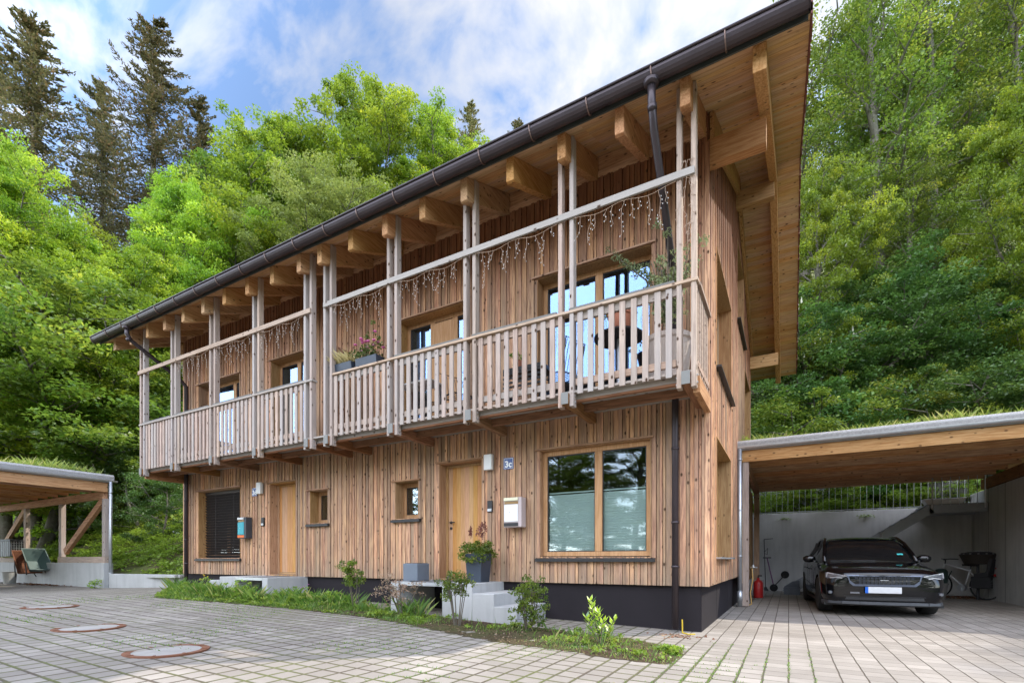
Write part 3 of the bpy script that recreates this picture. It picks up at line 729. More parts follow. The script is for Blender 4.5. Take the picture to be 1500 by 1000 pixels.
def mailbox(x0, x1, z0, z1, front, side, slot, lab, col):
    t = thing('letterbox', lab, 'letterbox', ((x0 + x1) / 2, YF - .05, z0)); y = YF - .035; D = .17
    MB().box(x0, x1, y - D, y, z0, z1).build('body', side, t, bevel=.01)
    MB().box(x0 + .015, x1 - .06, y - D - .012, y - D - .001, z0 + .09, z1 - .12).build('door', front, t, bevel=.006)
    MB().box(x0 + .01, x1 - .06, y - D - .02, y - D - .001, z1 - .06, z1 - .005).build('flap', slot, t, bevel=.005)
    MB().box(x0 + .02, x1 - .06, y - D - .006, y - D - .0005, z1 - .11, z1 - .07).build('newspaper', plain('paper_brown', (.3, .19, .08), .8), t)
    MB().box(x0 + .01, x1 - .06, y - D - .01, y - D - .001, z0 + .02, z0 + .075).build('lower_trim', col, t)
    MB().tube([((x0 + x1) / 2 - .05, y - D - .018, z0 + .25), ((x0 + x1) / 2 - .05, y - D - .008, z0 + .25)], .008, 10).build('lock', M_ZINC, t)
mailbox(-4.2, -3.86, 1.58, 2.08, M_WHITE, plain('pinkish_sidewall', (.5, .42, .42), .5, nz=.04), plain('cream_flap', (.72, .7, .5), .5), 'white letterbox on the wall between door and wide window', M_BLACK)
mailbox(-11.68, -11.36, 1.55, 2.06, plain('turquoise_paint', (.01, .3, .36), .4, nz=.04), plain('dark_grey_box', (.05, .055, .065), .4), M_ZINC, 'turquoise and orange letterbox right of the blind window', plain('orange_trim', (.7, .14, .02), .5))
def intercom(x, z, lab):
    t = thing('door_intercom', lab, 'doorbell', (x, YF - .03, z), 'door intercoms')
    MB().box(x - .05, x + .05, YF - .06, YF - .025, z - .1, z + .1).build('housing', M_BLACK, t, bevel=.005)
    MB().box(x - .04, x + .04, YF - .066, YF - .0605, z - .085, z - .04).build('call_button', M_ZINC, t)
intercom(-4.57, 1.97, 'black door intercom beside the oak door of the right unit')
intercom(-10.94, 1.94, 'black door intercom beside the oak door of the left unit')

# concrete entrance steps
def steps(s, cx, lab):
    """s=+1 descends towards +x, mirrored with -1"""
    t = thing('entrance_steps', lab, 'steps', (cx, 6.9, g(cx)), 'precast entrance steps'); q = lambda a: cx + s * a
    b = g(cx) - .1; f0, f1 = 6.45, YF + .035
    MB().box(q(.31), q(.90), f0, f1, b, .66).build('landing_block', M_CONC, t, bevel=.006)
    MB().box(q(.903), q(1.30), f0 - .003, f1, b, .455 + g(cx) * .5).build('step', M_CONC, t, bevel=.006)
    MB().box(q(1.303), q(1.70), f0 - .006, f1, b, .235 + g(cx) * .8).build('step', M_CONC, t, bevel=.006)
    MB().box(q(-.80), q(-.62), f0, f1, b, .66).build('side_slab', M_CONC, t, bevel=.006)
    gr = MB()
    for k in range(24): y = f0 + .02 + k * .04; gr.box(q(-.615), q(.305), y, y + .006, .625, .655)
    for k in range(30): x = -.6 + k * .031; gr.box(q(x), q(x + .004), f0 + .01, f1 - .01, .635, .656)
    gr.box(q(-.617), q(.307), f0, f0 + .012, .60, .66)
    gr.build('landing_grating', M_ZINC, t)
steps(1, -5.23, 'grey concrete steps with grating below the right front door')
steps(-1, -10.23, 'grey concrete steps behind tall grass below the left front door')

# planters on the landings
def ngon(mb, c, prof, n=4, rot=math.pi/4, **k):
    v0 = len(mb.v); mb.lathe((0, 0, 0), prof, n); cs, sn = math.cos(rot), math.sin(rot)
    for i in range(v0, len(mb.v)): x, y, z = mb.v[i]; mb.v[i] = (c[0] + x*cs - y*sn, c[1] + x*sn + y*cs, c[2] + z)
M_POTB = plain('dark_blue_planter', (.028, .04, .06), .45); M_POTG = plain('grey_fibre_planter', (.13, .155, .19), .7)

# ------------------------------------------------------------------ foliage tools
def leafmesh(cen, rad, n, size, rng, up=.8, aspect=.62, tilt=None, val=None):
    """n leaves round each centre; returns verts, quads, per leaf values"""
    K = len(cen); cen = np.repeat(np.asarray(cen, float), n, 0); rad = np.repeat(np.asarray(rad, float), n, 0)
    d = rng.normal(size=(K*n, 3)); d /= np.maximum(1e-6, np.linalg.norm(d, axis=1))[:, None]; d *= rng.random((K*n, 1)) ** .45
    p = cen + d * rad
    p[:, 2] -= .18 * rad[:, 0] * (d[:, 0]**2 + d[:, 1]**2)
    nm = rng.normal(size=(K*n, 3)) * .75; nm[:, 2] += up; nm /= np.linalg.norm(nm, axis=1)[:, None]
    t = np.cross(nm, rng.normal(size=(K*n, 3))); t /= np.linalg.norm(t, axis=1)[:, None]; b = np.cross(nm, t)
    sz = size * (.6 + .8 * rng.random((K*n, 1))); l = t * sz; w_ = b * sz * aspect * .5
    drop = np.zeros_like(p); drop[:, 2] = (-.22 * sz)[:, 0]
    V = np.stack([p - l*.5, p + w_, p + l*.5 + drop, p - w_], 1).reshape(-1, 3)
    F = np.arange(K*n*4).reshape(-1, 4)
    cv = rng.random(K) if val is None else np.asarray(val); r = np.clip(np.repeat(cv, n) * .6 + rng.random(K*n) * .4, 0, 1)
    return V, F, r
def bladesmesh(P, h, wd, rng, lean=.45):
    n = len(P); a = rng.random(n) * 2 * np.pi; hh = h * (.5 + rng.random(n) * .9) if np.isscalar(h) else h
    dx = np.stack([np.cos(a), np.sin(a), 0*a], 1); dy = np.stack([-np.sin(a), np.cos(a), 0*a], 1)
    up = np.zeros((n, 3)); up[:, 2] = hh; ln_ = dx * (hh * lean * rng.random(n))[:, None]
    ww = wd * (.6 + .8 * rng.random(n))[:, None]
    V = np.stack([P - dy*ww, P + dy*ww, P + up*.6 + ln_*.4 + dy*ww*.7, P + up + ln_], 1).reshape(-1, 3)
    return V, np.arange(n*4).reshape(-1, 4), rng.random(n)

def make_tree(seed, H, Rc, cb, leaf, nlimb=26, lean=.0, per=105, leafs=.17, shape=.9, spray=1.0, flat=.33, droop=.0):
    """deciduous tree at the origin: trunk with limbs (one mesh) and a crown of leaf sprays"""
    rg = np.random.default_rng(seed); rnd = random.Random(seed)
    tr = MB(); pts = []; n = 9
    for k in range(n + 1):
        f = k / n; pts.append((lean * H * f * f + .25 * math.sin(3*f + seed), .25 * math.sin(4*f + seed*2), H * .96 * f))
    r0 = H * .0135
    tr.tube(pts, [r0 * (1.25 if k == 0 else 1) * (1 - .92 * k / n) + .02 for k in range(n + 1)], 8)
    def at(f):
        i = min(n - 1, int(f * n)); q = f * n - i; a, b = pts[i], pts[i+1]; return Vector([a[j] + (b[j] - a[j]) * q for j in range(3)])
    cen = []; rad = []; val = []
    for li in range(nlimb):
        f = cb + (1 - cb) * ((li + .5) / nlimb) ** 1.0 * .99; fr = (f - cb) / (1 - cb)
        env = Rc * (math.sin(math.pi * min(1, (fr * .86 + .14)) ** shape)) ** .6 if fr < 1 else .3
        env = max(.6, env * rnd.uniform(.68, 1.15)); az = li * 2.4 + rnd.uniform(-.5, .5); elev = R(14 + 58 * fr + rnd.uniform(-8, 10)) - droop
        s = at(f * .93); e = s + Vector((math.cos(az) * math.cos(elev), math.sin(az) * math.cos(elev), math.sin(elev))) * env
        mid = s.lerp(e, .5) + Vector((rnd.uniform(-.3, .3), rnd.uniform(-.3, .3), -.06 * env))
        tr.tube([s, mid, e], [r0 * .36 * (1 - .6 * fr), r0 * .2, .015], 5, cap=False)
        nb = max(3, int(env * 2.3))
        for k in range(nb):
            q = .22 + .8 * (k + rnd.random()) / nb; base = s.lerp(mid, min(1, q * 2)) if q < .5 else mid.lerp(e, min(1, (q - .5) * 2))
            sd_ = 1 if k % 2 else -1; a2 = az + sd_ * rnd.uniform(.5, 1.25); l2 = env * rnd.uniform(.18, .42) * (1.3 - q * .6); el2 = elev * .4 + rnd.uniform(-.25, .3)
            e2 = base + Vector((math.cos(a2) * math.cos(el2), math.sin(a2) * math.cos(el2), math.sin(el2))) * l2
            tr.tube([base, e2], [.03, .008], 4, cap=False)
            tone = rnd.random()
            for m_ in range(2):
                c = base.lerp(e2, .45 + .6 * m_) + Vector((rnd.gauss(0, .2), rnd.gauss(0, .2), rnd.gauss(0, .15)))
                sr = spray * rnd.uniform(.45, .95); cen.append(c); rad.append((sr, sr, sr * flat)); val.append(min(1, max(0, tone + rnd.gauss(0, .18))))
    for k in range(7): c = at(.93 + .01 * k) + Vector((rnd.gauss(0, .35), rnd.gauss(0, .35), rnd.gauss(.2, .5))); cen.append(c); rad.append((.4, .4, .5)); val.append(rnd.random())
    V, F, r = leafmesh([tuple(c) for c in cen], rad, per, leafs, rg, val=val)
    return tr, (V, F, r), leaf

def make_spruce(seed, H, Rc, leafs=.17):
    rg = np.random.default_rng(seed); rnd = random.Random(seed); tr = MB()
    tr.tube([(0, 0, 0), (.1, 0, H * .5), (0, .05, H)], [H * .012, H * .007, .02], 8)
    P = []; T = []; S = []
    z = H * .22
    while z < H - .2:
        f = 1 - (z - H * .22) / (H * .78); nb = 6 if f > .2 else 4
        for k in range(nb):
            L_ = Rc * (f ** .8) * rnd.choice((.5, .75, 1, 1.1, 1.35)) * rnd.uniform(.85, 1.1) + .3; az = rnd.uniform(0, 6.283); el0 = .25 + .7 * (1 - f)
            prev = Vector((0, 0, z)); pp = [prev]; m_ = max(3, int(L_ / .5))
            for j in range(1, m_ + 1):
                q = j / m_; zz_ = z + L_ * (q * math.sin(el0) * .4 - .34 * math.sin(q * 2.6) * f + .34 * max(0, q - .6) ** 1.3)
                pp.append(Vector((math.cos(az + .15 * q) * L_ * q, math.sin(az + .15 * q) * L_ * q, zz_)))
            tr.tube(pp, [.045 * f + .012] + [.02 * f + .008] * (m_ - 1) + [.006], 4, cap=False)
            for j in range(m_):
                for i in range(27):
                    q = rnd.random(); c = pp[j].lerp(pp[j+1], q); d = (pp[j+1] - pp[j]).normalized(); side = Vector((-d.y, d.x, 0)) * rnd.choice((-1, 1))
                    fr_ = (j + q) / m_; hang = rnd.random() ** 1.1
                    off = side * rnd.uniform(0, .34) * (1 - .5 * fr_) * (L_ / Rc + .35) + Vector((0, 0, -hang * (.15 + .6 * f) * (1 - .5 * fr_)))
                    P.append(tuple(c + off)); dd = d * .5 + side * .45 + Vector((rnd.gauss(0, .3), rnd.gauss(0, .3), -.75 * hang * f + rnd.gauss(.06, .22))); T.append(tuple(dd.normalized())); S.append(rnd.uniform(.6, 1.3))
        z += rnd.uniform(.34, .6) * (1 if f > .3 else .6)
    P = np.array(P); T = np.array(T); S = np.array(S)[:, None] * leafs
    # two crossed blades per twig
    Vs = []
    B_ = np.cross(T, rg.normal(size=P.shape)); B_ /= np.linalg.norm(B_, axis=1)[:, None]; C_ = np.cross(T, B_)
    for W_ in (B_, C_): Vs.append(np.stack([P - T*S*.45, P + W_*S*.16, P + T*S*.6, P - W_*S*.16], 1))
    V = np.concatenate(Vs).reshape(-1, 3)
    return tr, (V, np.arange(len(V)).reshape(-1, 4), rg.random(len(V)//4)), L_SPRUCE

def plant_tree(spec, name, label, cat, group, crown='crown'):
    tr, (V, F, r), leaf = spec
    t = thing(name, label, cat, (0, 0, 0), group, local=True)
    mesh_obj(crown, V, F, r, leaf, t); tr.build('trunk', M_BARK, t, smooth=True)
    return t

PROTO = {
    'maple': make_tree(1, 20, 6.2, .16, L_MAPLE, 38, per=190, leafs=.13, spray=.9, flat=.55),
    'maple2': make_tree(5, 18, 5.6, .12, L_MAPLE, 30, lean=.04, per=190, leafs=.125, spray=.85, flat=.5),
    'beech': make_tree(2, 22, 5.6, .22, L_BEECH, 40, per=160, leafs=.13, shape=.8, spray=.75, flat=.75),
    'beech2': make_tree(3, 20, 5.2, .3, L_BEECH, 38, lean=-.03, per=165, leafs=.13, spray=.72, flat=.8),
    'slim': make_tree(4, 24, 3.6, .34, L_BEECH, 34, per=85, leafs=.105, spray=.75, flat=.65),
    'slim2': make_tree(8, 23, 3.4, .28, L_BEECH, 34, lean=.05, per=78, leafs=.105, spray=.75, flat=.65),
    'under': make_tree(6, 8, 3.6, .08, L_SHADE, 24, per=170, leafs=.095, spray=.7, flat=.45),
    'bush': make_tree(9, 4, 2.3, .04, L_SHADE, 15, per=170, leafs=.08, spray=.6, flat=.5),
    'spruce': make_spruce(11, 26, 4.4), 'spruce2': make_spruce(12, 24, 3.9)}
ROOTS = {}; USED = set()
for k in PROTO: ROOTS[k] = plant_tree(PROTO[k], {'m': 'broadleaf_tree', 'b': 'beech_tree' if k.startswith('beech') else 'shrub', 's': 'spruce_tree' if k.startswith('spr') else 'slender_tree', 'u': 'understory_tree'}[k[0]], '', 'tree', '')
CH = {}
for o_ in list(bpy.data.objects):
    if o_.parent: CH.setdefault(o_.parent.name, []).append(o_)
PH = {'maple': 20, 'maple2': 18, 'beech': 22, 'beech2': 20, 'slim': 24, 'slim2': 23, 'under': 8, 'bush': 4, 'spruce': 26, 'spruce2': 24}
def put(kind, x, y, top, label, group, rot=None, mat=None, wide=1., cat=None, sink=.3, base=None):
    """stand a tree so that its top reaches the height 'top'"""
    z = (hill(x, y) if inside(x, y) else 0) if base is None else base
    if kind in USED: o = copy_tree(ROOTS[kind], CH, None, {'crown': mat or PROTO[kind][2]})
    else:
        o = ROOTS[kind]; USED.add(kind)
        if mat:
            for c in CH[o.name]:
                if c.name.startswith('crown'): c.material_slots[0].link = 'OBJECT'; c.material_slots[0].material = mat
    s = (top - z + sink) / PH[kind]
    o.location = (x, y, z - sink); o.scale = (s * wide, s * wide, s); o.rotation_euler = (0, 0, rot if rot is not None else rr.uniform(0, 6.28))
    o['label'] = label; o['category'] = cat or ('shrub' if kind == 'bush' else 'tree'); o['group'] = group
    return o
def ray(px_, t, py=None):
    u = (px_ - 750) / 723; x = (.8724*u - .4888) * t; y = (.4888*u + .8724) * t
    return (x, y) if py is None else (x, y, 1.04 + (819 - py) / 723 * t)
# ------------------------------------------------------------------ carports
def carport_right():
    t = thing('carport', 'green roofed timber carport right of the house with the black car beneath', 'carport', (1.8, 15, 0))
    x0, x1, y0, y1 = -.97, 5.2, 11.9, 17.7
    MB().box(x0, x1, y0 + .03, y1, 3.41, 3.50).build('roof_deck', W_BEAMX, t)
    e = MB(); e.prism([(y0 - .02, 3.5), (y0 - .02, 3.59), (y0 + .03, 3.645), (y0 + .3, 3.65), (y0 + .3, 3.5)], 'x', x0 - .03, x1); e.build('roof_edge', M_GRAVEL, t, bevel=.01)
    MB().box(x0, x1, y0 + .302, y1, 3.502, 3.60).build('roof_soil', M_SOIL, t)
    gm = MB(); pr = [(y0 - .075 - .05 * math.cos(math.pi * k / 8), 3.49 - .055 * math.sin(math.pi * k / 8)) for k in range(9)]
    gm.prism(pr + [(p[0] * .0 + (y0 - .075) + (p[0] - y0 + .075) * .88, p[1] + .004) for p in pr[::-1]], 'x', x0 - .06, x1); gm.box(x0 - .04, x1, y0 - .022, y0 - .005, 3.42, 3.5)
    gm.build('gutter', M_ZINC, t)
    p = MB(); p.tube([(x0 + .04, y0 - .07, 3.45), (x0 + .04, y0 - .07, .02)], .045, 14)
    for z in (3.2, 2.1, 1.1, .3): p.tube([(x0 + .04, y0 - .07, z), (x0 + .04, y0 - .07, z + .03)], .052, 14)
    p.tube([(x0 + .04, y0 - .07, .35), (x0 + .04, y0 - .07, .12)], .056, 14); p.build('downpipe', M_ZINC, t, smooth=True)
    MB().box(x0 + .06, x1, y0, y0 + .12, 3.17, 3.409).build('front_beam', W_BEAMX, t, bevel=.004)
    for k in range(1, 8): MB().box(x0 + .12, 4.5, y0 + .78 * k, y0 + .78 * k + .1, 3.17, 3.409).build('joist', W_BEAMX, t, bevel=.004)
    MB().box(x0 + .09, x0 + .21, y0 + .13, 16.3, 2.95, 3.168).build('side_beam', W_BEAMY, t)
    MB().box(x0 + .09, x0 + .21, y0 + .02, y0 + .14, .02, 3.165).build('post', W_POST, t)
    MB().box(x0 + .09, x0 + .23, 16.0, 16.14, .45, 2.948).build('post', W_BEAMZ, t)
    MB().box(x0 + .05, x0 + .34, 15.9, 16.3, 0, .45).build('post_plinth', M_CONC, t)
    MB().box(4.5, 4.8, y0 + .05, 17.7, 2.905, 3.165).build('wall_beam', W_DARKY, t)
    b = MB()
    for k in range(34): b.box(x0 + .02, x0 + .05, y0 + .2 + k * .12, y0 + .312 + k * .12, .5, 2.94)
    b.build('side_lining', W_CLADIN, t)
    return t
cr = carport_right()
def carport_left():
    t = thing('carport', 'green roofed timber carport at the left edge standing on a low concrete wall', 'carport', (-22, 5, g(-22)))
    xf, yb, gz = -18.45, 7.25, .16
    X1 = -29.5; Y0 = -1.0
    MB().box(X1, xf - .03, Y0, yb + .08, 3.41, 3.5).build('roof_deck', W_BEAMY, t)
    e = MB(); e.prism([(xf + .02, 3.5), (xf + .02, 3.62), (xf - .03, 3.68), (xf - .3, 3.685), (xf - .3, 3.5)], 'y', Y0, yb + .15); e.build('roof_edge', M_GRAVEL, t)
    MB().box(X1, xf - .302, Y0, yb + .13, 3.502, 3.62).build('roof_soil', M_SOIL, t)
    gm = MB(); pr = [(xf + .085 - .05 * math.cos(math.pi * k / 8), 3.49 - .055 * math.sin(math.pi * k / 8)) for k in range(9)]
    gm.prism(pr, 'y', Y0, yb + .2); gm.box(xf + .005, xf + .022, Y0, yb + .1, 3.42, 3.5); gm.build('gutter', M_ZINC, t)
    p = MB(); p.tube([(xf + .1, yb + .02, 3.45), (xf + .1, yb + .02, gz)], .045, 14)
    for z in (3.1, 1.8, .6): p.tube([(xf + .1, yb + .02, z), (xf + .1, yb + .02, z + .03)], .052, 14)
    p.build('downpipe', M_ZINC, t, smooth=True)
    MB().box(xf - .12, xf, Y0, yb - .01, 3.13, 3.409).build('front_beam', W_BEAMY, t, bevel=.004)
    for k in range(1, 12): MB().box(xf - .85 * k - .1, xf - .85 * k, Y0, yb - .1, 3.17, 3.409).build('joist', W_BEAMY, t, bevel=.004)
    MB().box(X1, xf - .125, yb - .08, yb + .04, 2.93, 3.165).build('side_beam', W_BEAMX, t, bevel=.004)
    for x in (xf - .11, -21.75, -24.85, -27.9): MB().box(x - .1, x + .1, yb - .08, yb + .05, 1.13, 2.928).build('post', W_POST, t, bevel=.004)
    MB().beam((-18.75, yb, 2.9), (-21.5, yb, 1.3), .11, .2).build('brace', W_BEAMX, t)
    MB().beam((-25.0, yb, 2.9), (-27.7, yb, 1.3), .11, .2).build('brace', W_BEAMX, t)
    MB().box(-21.9, xf - .02, yb - .09, yb + .06, .935, 1.128).build('sill_beam', W_RAIL, t); MB().box(-27.9, -25.2, yb - .09, yb + .06, .935, 1.128).build('sill_beam', W_RAIL, t)
    return t
cl = carport_left()
t = MB(); t.box(-29.5, -18.42, 7.12, 7.37, -.1, .93); o = t.build('low_wall', M_LOW, bevel=.008); tag(o, 'low pale concrete wall carrying the posts of the left carport', 'wall')
t = MB()
pth = [(-18.3, 7.3), (-15.45, 7.75), (-15.3, 18.8)]
for (a, b) in zip(pth, pth[1:]): t.beam((a[0], a[1], .27), (b[0], b[1], .27), .2, .66)
o = t.build('low_wall', M_LOW, bevel=.008); tag(o, 'low pale kerb wall holding the green bank beside the house', 'wall')
o = MB().box(-15.3, 4.57, 18.72, 18.95, -.1, 2.57).build('retaining_wall', M_WALLC, bevel=.01); tag(o, 'high concrete retaining wall at the back of the carport', 'wall')
o = MB().box(4.572, 4.82, 11.0, 18.95, -.1, 2.9).box(4.822, 16, 11.0, 11.2, -.1, 2.9).build('retaining_wall', M_WALLY, bevel=.01); tag(o, 'concrete side wall right of the parked car and bicycle', 'wall')
o = MB().box(-3, 2.2, 20.75, 20.95, 2.3, 3.75).build('garden_wall', plain('pale_plaster', (.42, .43, .44), .9)); tag(o, 'pale garden wall behind the railing and hedges', 'wall')
# railing on the retaining wall
rl = thing('metal_railing', 'galvanised vertical bar railing on top of the high retaining wall', 'railing', (0, 18.8, 2.57))
b = MB(); x = -2.0
while x < 4.55: b.tube([(x, 18.8, 2.48), (x, 18.8, 3.62)], .008, 5); x += .165
b.build('bars', M_ZINC, rl)
MB().box(-2.1, 4.56, 18.78, 18.82, 3.6, 3.64).build('top_rail', M_ZINC, rl); MB().box(-2.1, 4.56, 18.785, 18.815, 2.6, 2.625).build('bottom_rail', M_ZINC, rl)
# outside stair of steel
M_STEEL = plain('grey_steel', (.3, .31, .32), .5, metal=.6, nz=.25)
stt = thing('steel_stairs', 'galvanised steel stairs rising along the back wall to a landing', 'stairs', (2, 17.9, 0))
for y in (17.35, 18.4):
    MB().beam((3.4, y, 2.42), (-.1, y, .0), .02, .24).box(3.36, 4.55, y - .01, y + .01, 2.3, 2.54).build('stringer', M_STEEL, stt)
tr = MB()
for k in range(13): f = (k + .5) / 13.5; tr.box(3.4 - 3.5 * f - .13, 3.4 - 3.5 * f + .13, 17.37, 18.38, 2.5 - 2.45 * f - .03, 2.5 - 2.45 * f)
tr.build('treads', M_STEEL, stt)
MB().box(3.3, 4.55, 17.36, 18.7, 2.5, 2.54).build('landing', M_STEEL, stt)
h = MB()
for x in (3.42, 4.5): h.tube([(x, 17.34, 2.4), (x, 17.34, 3.45)], .018, 8)
for k in range(5): x = 3.62 + k * .18; h.tube([(x, 17.34, 2.5), (x, 17.34, 3.45)], .008, 6)
h.tube([(3.42, 17.34, 3.45), (4.5, 17.34, 3.45)], .02, 8); MB().tube([(2.3, 17.34, 1.45), (2.3, 17.34, 1.8)], .015, 8).build('baluster', M_ZINC, stt); h.build('handrail', M_ZINC, stt)
tp = thing('planter_trough', 'white trough on the landing of the steel stairs', 'planter', (3.75, 17.8, 2.54)); v = MB()
v.prism([(3.38, 2.545), (4.1, 2.545), (4.2, 2.72), (3.28, 2.72)], 'y', 17.6, 18.0); v.build('trough', M_WHITE, tp, bevel=.01)
o = MB(); 
for k in range(9): o.box(3.72 + k * .1, 3.81 + k * .1, 19.3, 19.33, 2.4, 3.7)
o = o.build('privacy_screen', plain('grey_boards', (.12, .115, .11), .8)); tag(o, 'dark grey board screen behind the railing at the top of the stairs', 'screen')

# ------------------------------------------------------------------ planters, pots, manholes
def planted(name, lab, cat, loc, potfn, folfn, group=None):
    t = thing(name, lab, cat, loc, group); potfn(t); folfn(t); return t
rg = np.random.default_rng(21)
def fol(parent, cen, rad, n, size, m, name='foliage', **k):
    V, F, r = leafmesh(cen, rad, n, size, rg, **k); return mesh_obj(name, V, F, r, m, parent)
t = thing('tall_planter', 'tall dark blue planter with a hanging leafy shrub beside the oak door', 'planter', (-4.56, 6.98, .66))
v = MB(); ngon(v, (-4.56, 6.98, .66), [(.19, 0), (.235, .48), (.215, .48), (.2, .42)]); v.build('pot', M_POTB, t, bevel=.006)
c = []; q = []
for k in range(60): a = rr.uniform(0, 6.28); d = rr.uniform(0, .34); c.append((-4.56 + d*math.cos(a), 6.98 + d*math.sin(a), 1.22 + rr.uniform(-.12, .16) - d*.35)); q.append((.08, .08, .06))
fol(t, c, q, 60, .035, L_BEECH)
c = [(-4.62 + rr.uniform(-.16, .22), 7.0 + rr.uniform(-.1, .1), 1.42 + rr.uniform(0, .2)) for _ in range(14)]
fol(t, c, [(.03, .03, .09)] * 14, 30, .03, leafmat('dark_red_plume', (.14, .04, .04), (.26, .12, .09)), 'plumes')
t = thing('cube_planter', 'empty grey fibre planter on the left side of the right landing', 'planter', (-5.83, 6.9, .66))
v = MB(); v.box(-6.0, -5.67, 6.73, 7.06, .66, .97); v.box(-5.98, -5.69, 6.75, 7.04, .9, .975); v.build('pot', M_POTG, t, bevel=.008)
MB().box(-5.975, -5.695, 6.755, 7.035, .94, .978).build('soil', M_SOIL, t)
M_RUST = plain('rusty_iron', (.17, .065, .03), .85, nz=.5, scale=14, bmp=.01); M_LID = concrete('manhole_concrete', (.33, .31, .285))
for i, (x, y, lab) in enumerate(((-5.5, 2.66, 'nearest'), (-7.75, 2.85, 'middle'), (-10.75, 3.42, 'farthest'))):
    z = g(x); t = thing('manhole_cover', '%s of the three round manhole covers with rusty rims' % lab, 'manhole cover', (x, y, z), 'round manhole covers')
    v = MB(); v.lathe((x, y, z), [(.37, -.02), (.37, .007), (.30, .007), (.30, -.02)], 40)
    for k in range(8): a = k*.785; v.beam((x + .3*math.cos(a), y + .3*math.sin(a), z + .009), (x + .36*math.cos(a), y + .36*math.sin(a), z + .009), .02, .006)
    v.build('rim', M_RUST, t)
    v = MB(); v.lathe((x, y, z), [(.298, -.02), (.298, .004), (.05, .006)], 40); v.build('lid', M_LID, t, smooth=False)

# ------------------------------------------------------------------ bed, grass, soil
bed = [(-11.3, 5.2), (-9.8, 5.45), (-8.4, 5.62), (-7, 5.72), (-5.55, 5.66), (-4.4, 5.4), (-3.35, 5.12), (-1.98, 5.02), (-.97, 4.95), (-1.03, 5.9), (-1.76, 6.3), (-3.4, 6.42), (-4.2, 6.44), (-6.2, 6.6), (-9.2, 6.9), (-12.2, 6.4), (-13.6, 6.95), (-12.6, 6.0)]
def inpoly(p, poly):
    c = False; j = len(poly) - 1
    for i in range(len(poly)):
        if (poly[i][1] > p[1]) != (poly[j][1] > p[1]) and p[0] < (poly[j][0]-poly[i][0])*(p[1]-poly[i][1])/(poly[j][1]-poly[i][1]) + poly[i][0]: c = not c
        j = i
    return c
import mathutils.noise as mn
def edged(p):
    d = 9
    for a, b in zip(bed, bed[1:] + bed[:1]):
        ab = (b[0]-a[0], b[1]-a[1]); t_ = max(0, min(1, ((p[0]-a[0])*ab[0] + (p[1]-a[1])*ab[1]) / (ab[0]**2 + ab[1]**2))); d = min(d, math.hypot(p[0]-a[0]-ab[0]*t_, p[1]-a[1]-ab[1]*t_))
    return d
mb = MB(); s_ = .09
nx, ny = int(13 / s_), int(2.6 / s_); grid = {}
def bz(x, y): return g(x) + .004 + (.014 + .03 * mn.noise(Vector((x * 2.3, y * 2.3, 0))) + .018 * mn.noise(Vector((x * 9, y * 9, 3)))) * min(1, max(0, edged((x, y)) - .04) / .2)
def bv(i, j):
    if (i, j) not in grid:
        x = -13.7 + i * s_; y = 4.7 + j * s_; grid[(i, j)] = len(mb.v); mb.v.append((x + .025 * math.sin(j * 3.1 + i), y + .025 * math.sin(i * 2.3 + j), bz(x, y)))
    return grid[(i, j)]
for i in range(nx + 10):
    for j in range(ny):
        if inpoly((-13.7 + (i + .5) * s_, 4.7 + (j + .5) * s_), bed): mb.f.append([bv(i, j), bv(i+1, j), bv(i+1, j+1), bv(i, j+1)]); mb.r.append(rr.random())
struct(mb.build('garden_bed', M_SOIL, smooth=True))
P = []; P2 = []
def scat(n, fn):
    out = []
    while len(out) < n:
        x = rr.uniform(-13.6, -.9); y = rr.uniform(4.8, 7.0)
        if inpoly((x, y), bed) and rr.random() < fn(x, y): out.append((x, y, bz(x, y) - .01))
    return np.array(out)
def dens(x, y):
    n = mn.noise(Vector((x * 1.1, y * 1.8, 7))) + .5
    if x < -6.5: return min(1, max(0, .1 + n * 1.2))
    if x < -4.6: return max(0, n * .9 - .2)
    if x < -2.6: return max(0, n - .38) * .5
    return max(0, n - .3) * .6
P1 = scat(24000, lambda x, y: dens(x, y) * (1 if x < -6.3 else .06))
h1 = np.array([(.03 + .13 * min(1, edged(p) / .45) ** 1.3) * (.6 + 1.3 * max(0, mn.noise(Vector((p[0] * 2.2, p[1] * 2.2, 5))) + .3)) * rr.uniform(.5, 1.3) for p in P1])
V1, F1, r1 = bladesmesh(P1, h1, .003, rg, .9)
V2, F2, r2 = bladesmesh(scat(7000, lambda x, y: dens(x, y) * (1 if x > -6.8 else .1)), .045, .003, rg, 1.0)
tall = np.array([(x + rr.gauss(0, .13), y + rr.gauss(0, .09), g(x)) for (x, y) in [(-10.7, 5.75), (-10.2, 5.9), (-9.6, 6.1), (-11.6, 6.1), (-9.1, 5.9), (-8.3, 6.1), (-7.6, 6.2), (-6.9, 6.25), (-5.3, 6.15), (-12.4, 6.2)] for _ in range(110)])
V3, F3, r3 = bladesmesh(tall, .26, .005, rg, .95)
o = mesh_obj('grass', np.concatenate([V1, V2, V3]), np.concatenate([F1, F2 + len(V1), F3 + len(V1) + len(V2)]), np.concatenate([r1, r2, r3]), L_GRASS); tag(o, 'green grass and weeds growing in the bed before the house', 'grass', kind='stuff')
c = []; q = []
while len(c) < 430:
    x = rr.uniform(-13.3, -1.0); y = rr.uniform(4.9, 6.9)
    if inpoly((x, y), bed) and rr.random() < dens(x, y): hgt = (rr.uniform(.01, .24) * min(1, edged((x, y)) / .4) if x < -6.3 else rr.uniform(.0, .07)); c.append((x, y, g(x) + .03 + hgt)); q.append((.07, .07, .03))
V, F, r = leafmesh(c, q, 24, .038, rg); o = mesh_obj('weeds', V, F, r, L_BANK); tag(o, 'small leafed weeds among the grass of the bed', 'weeds', kind='stuff')
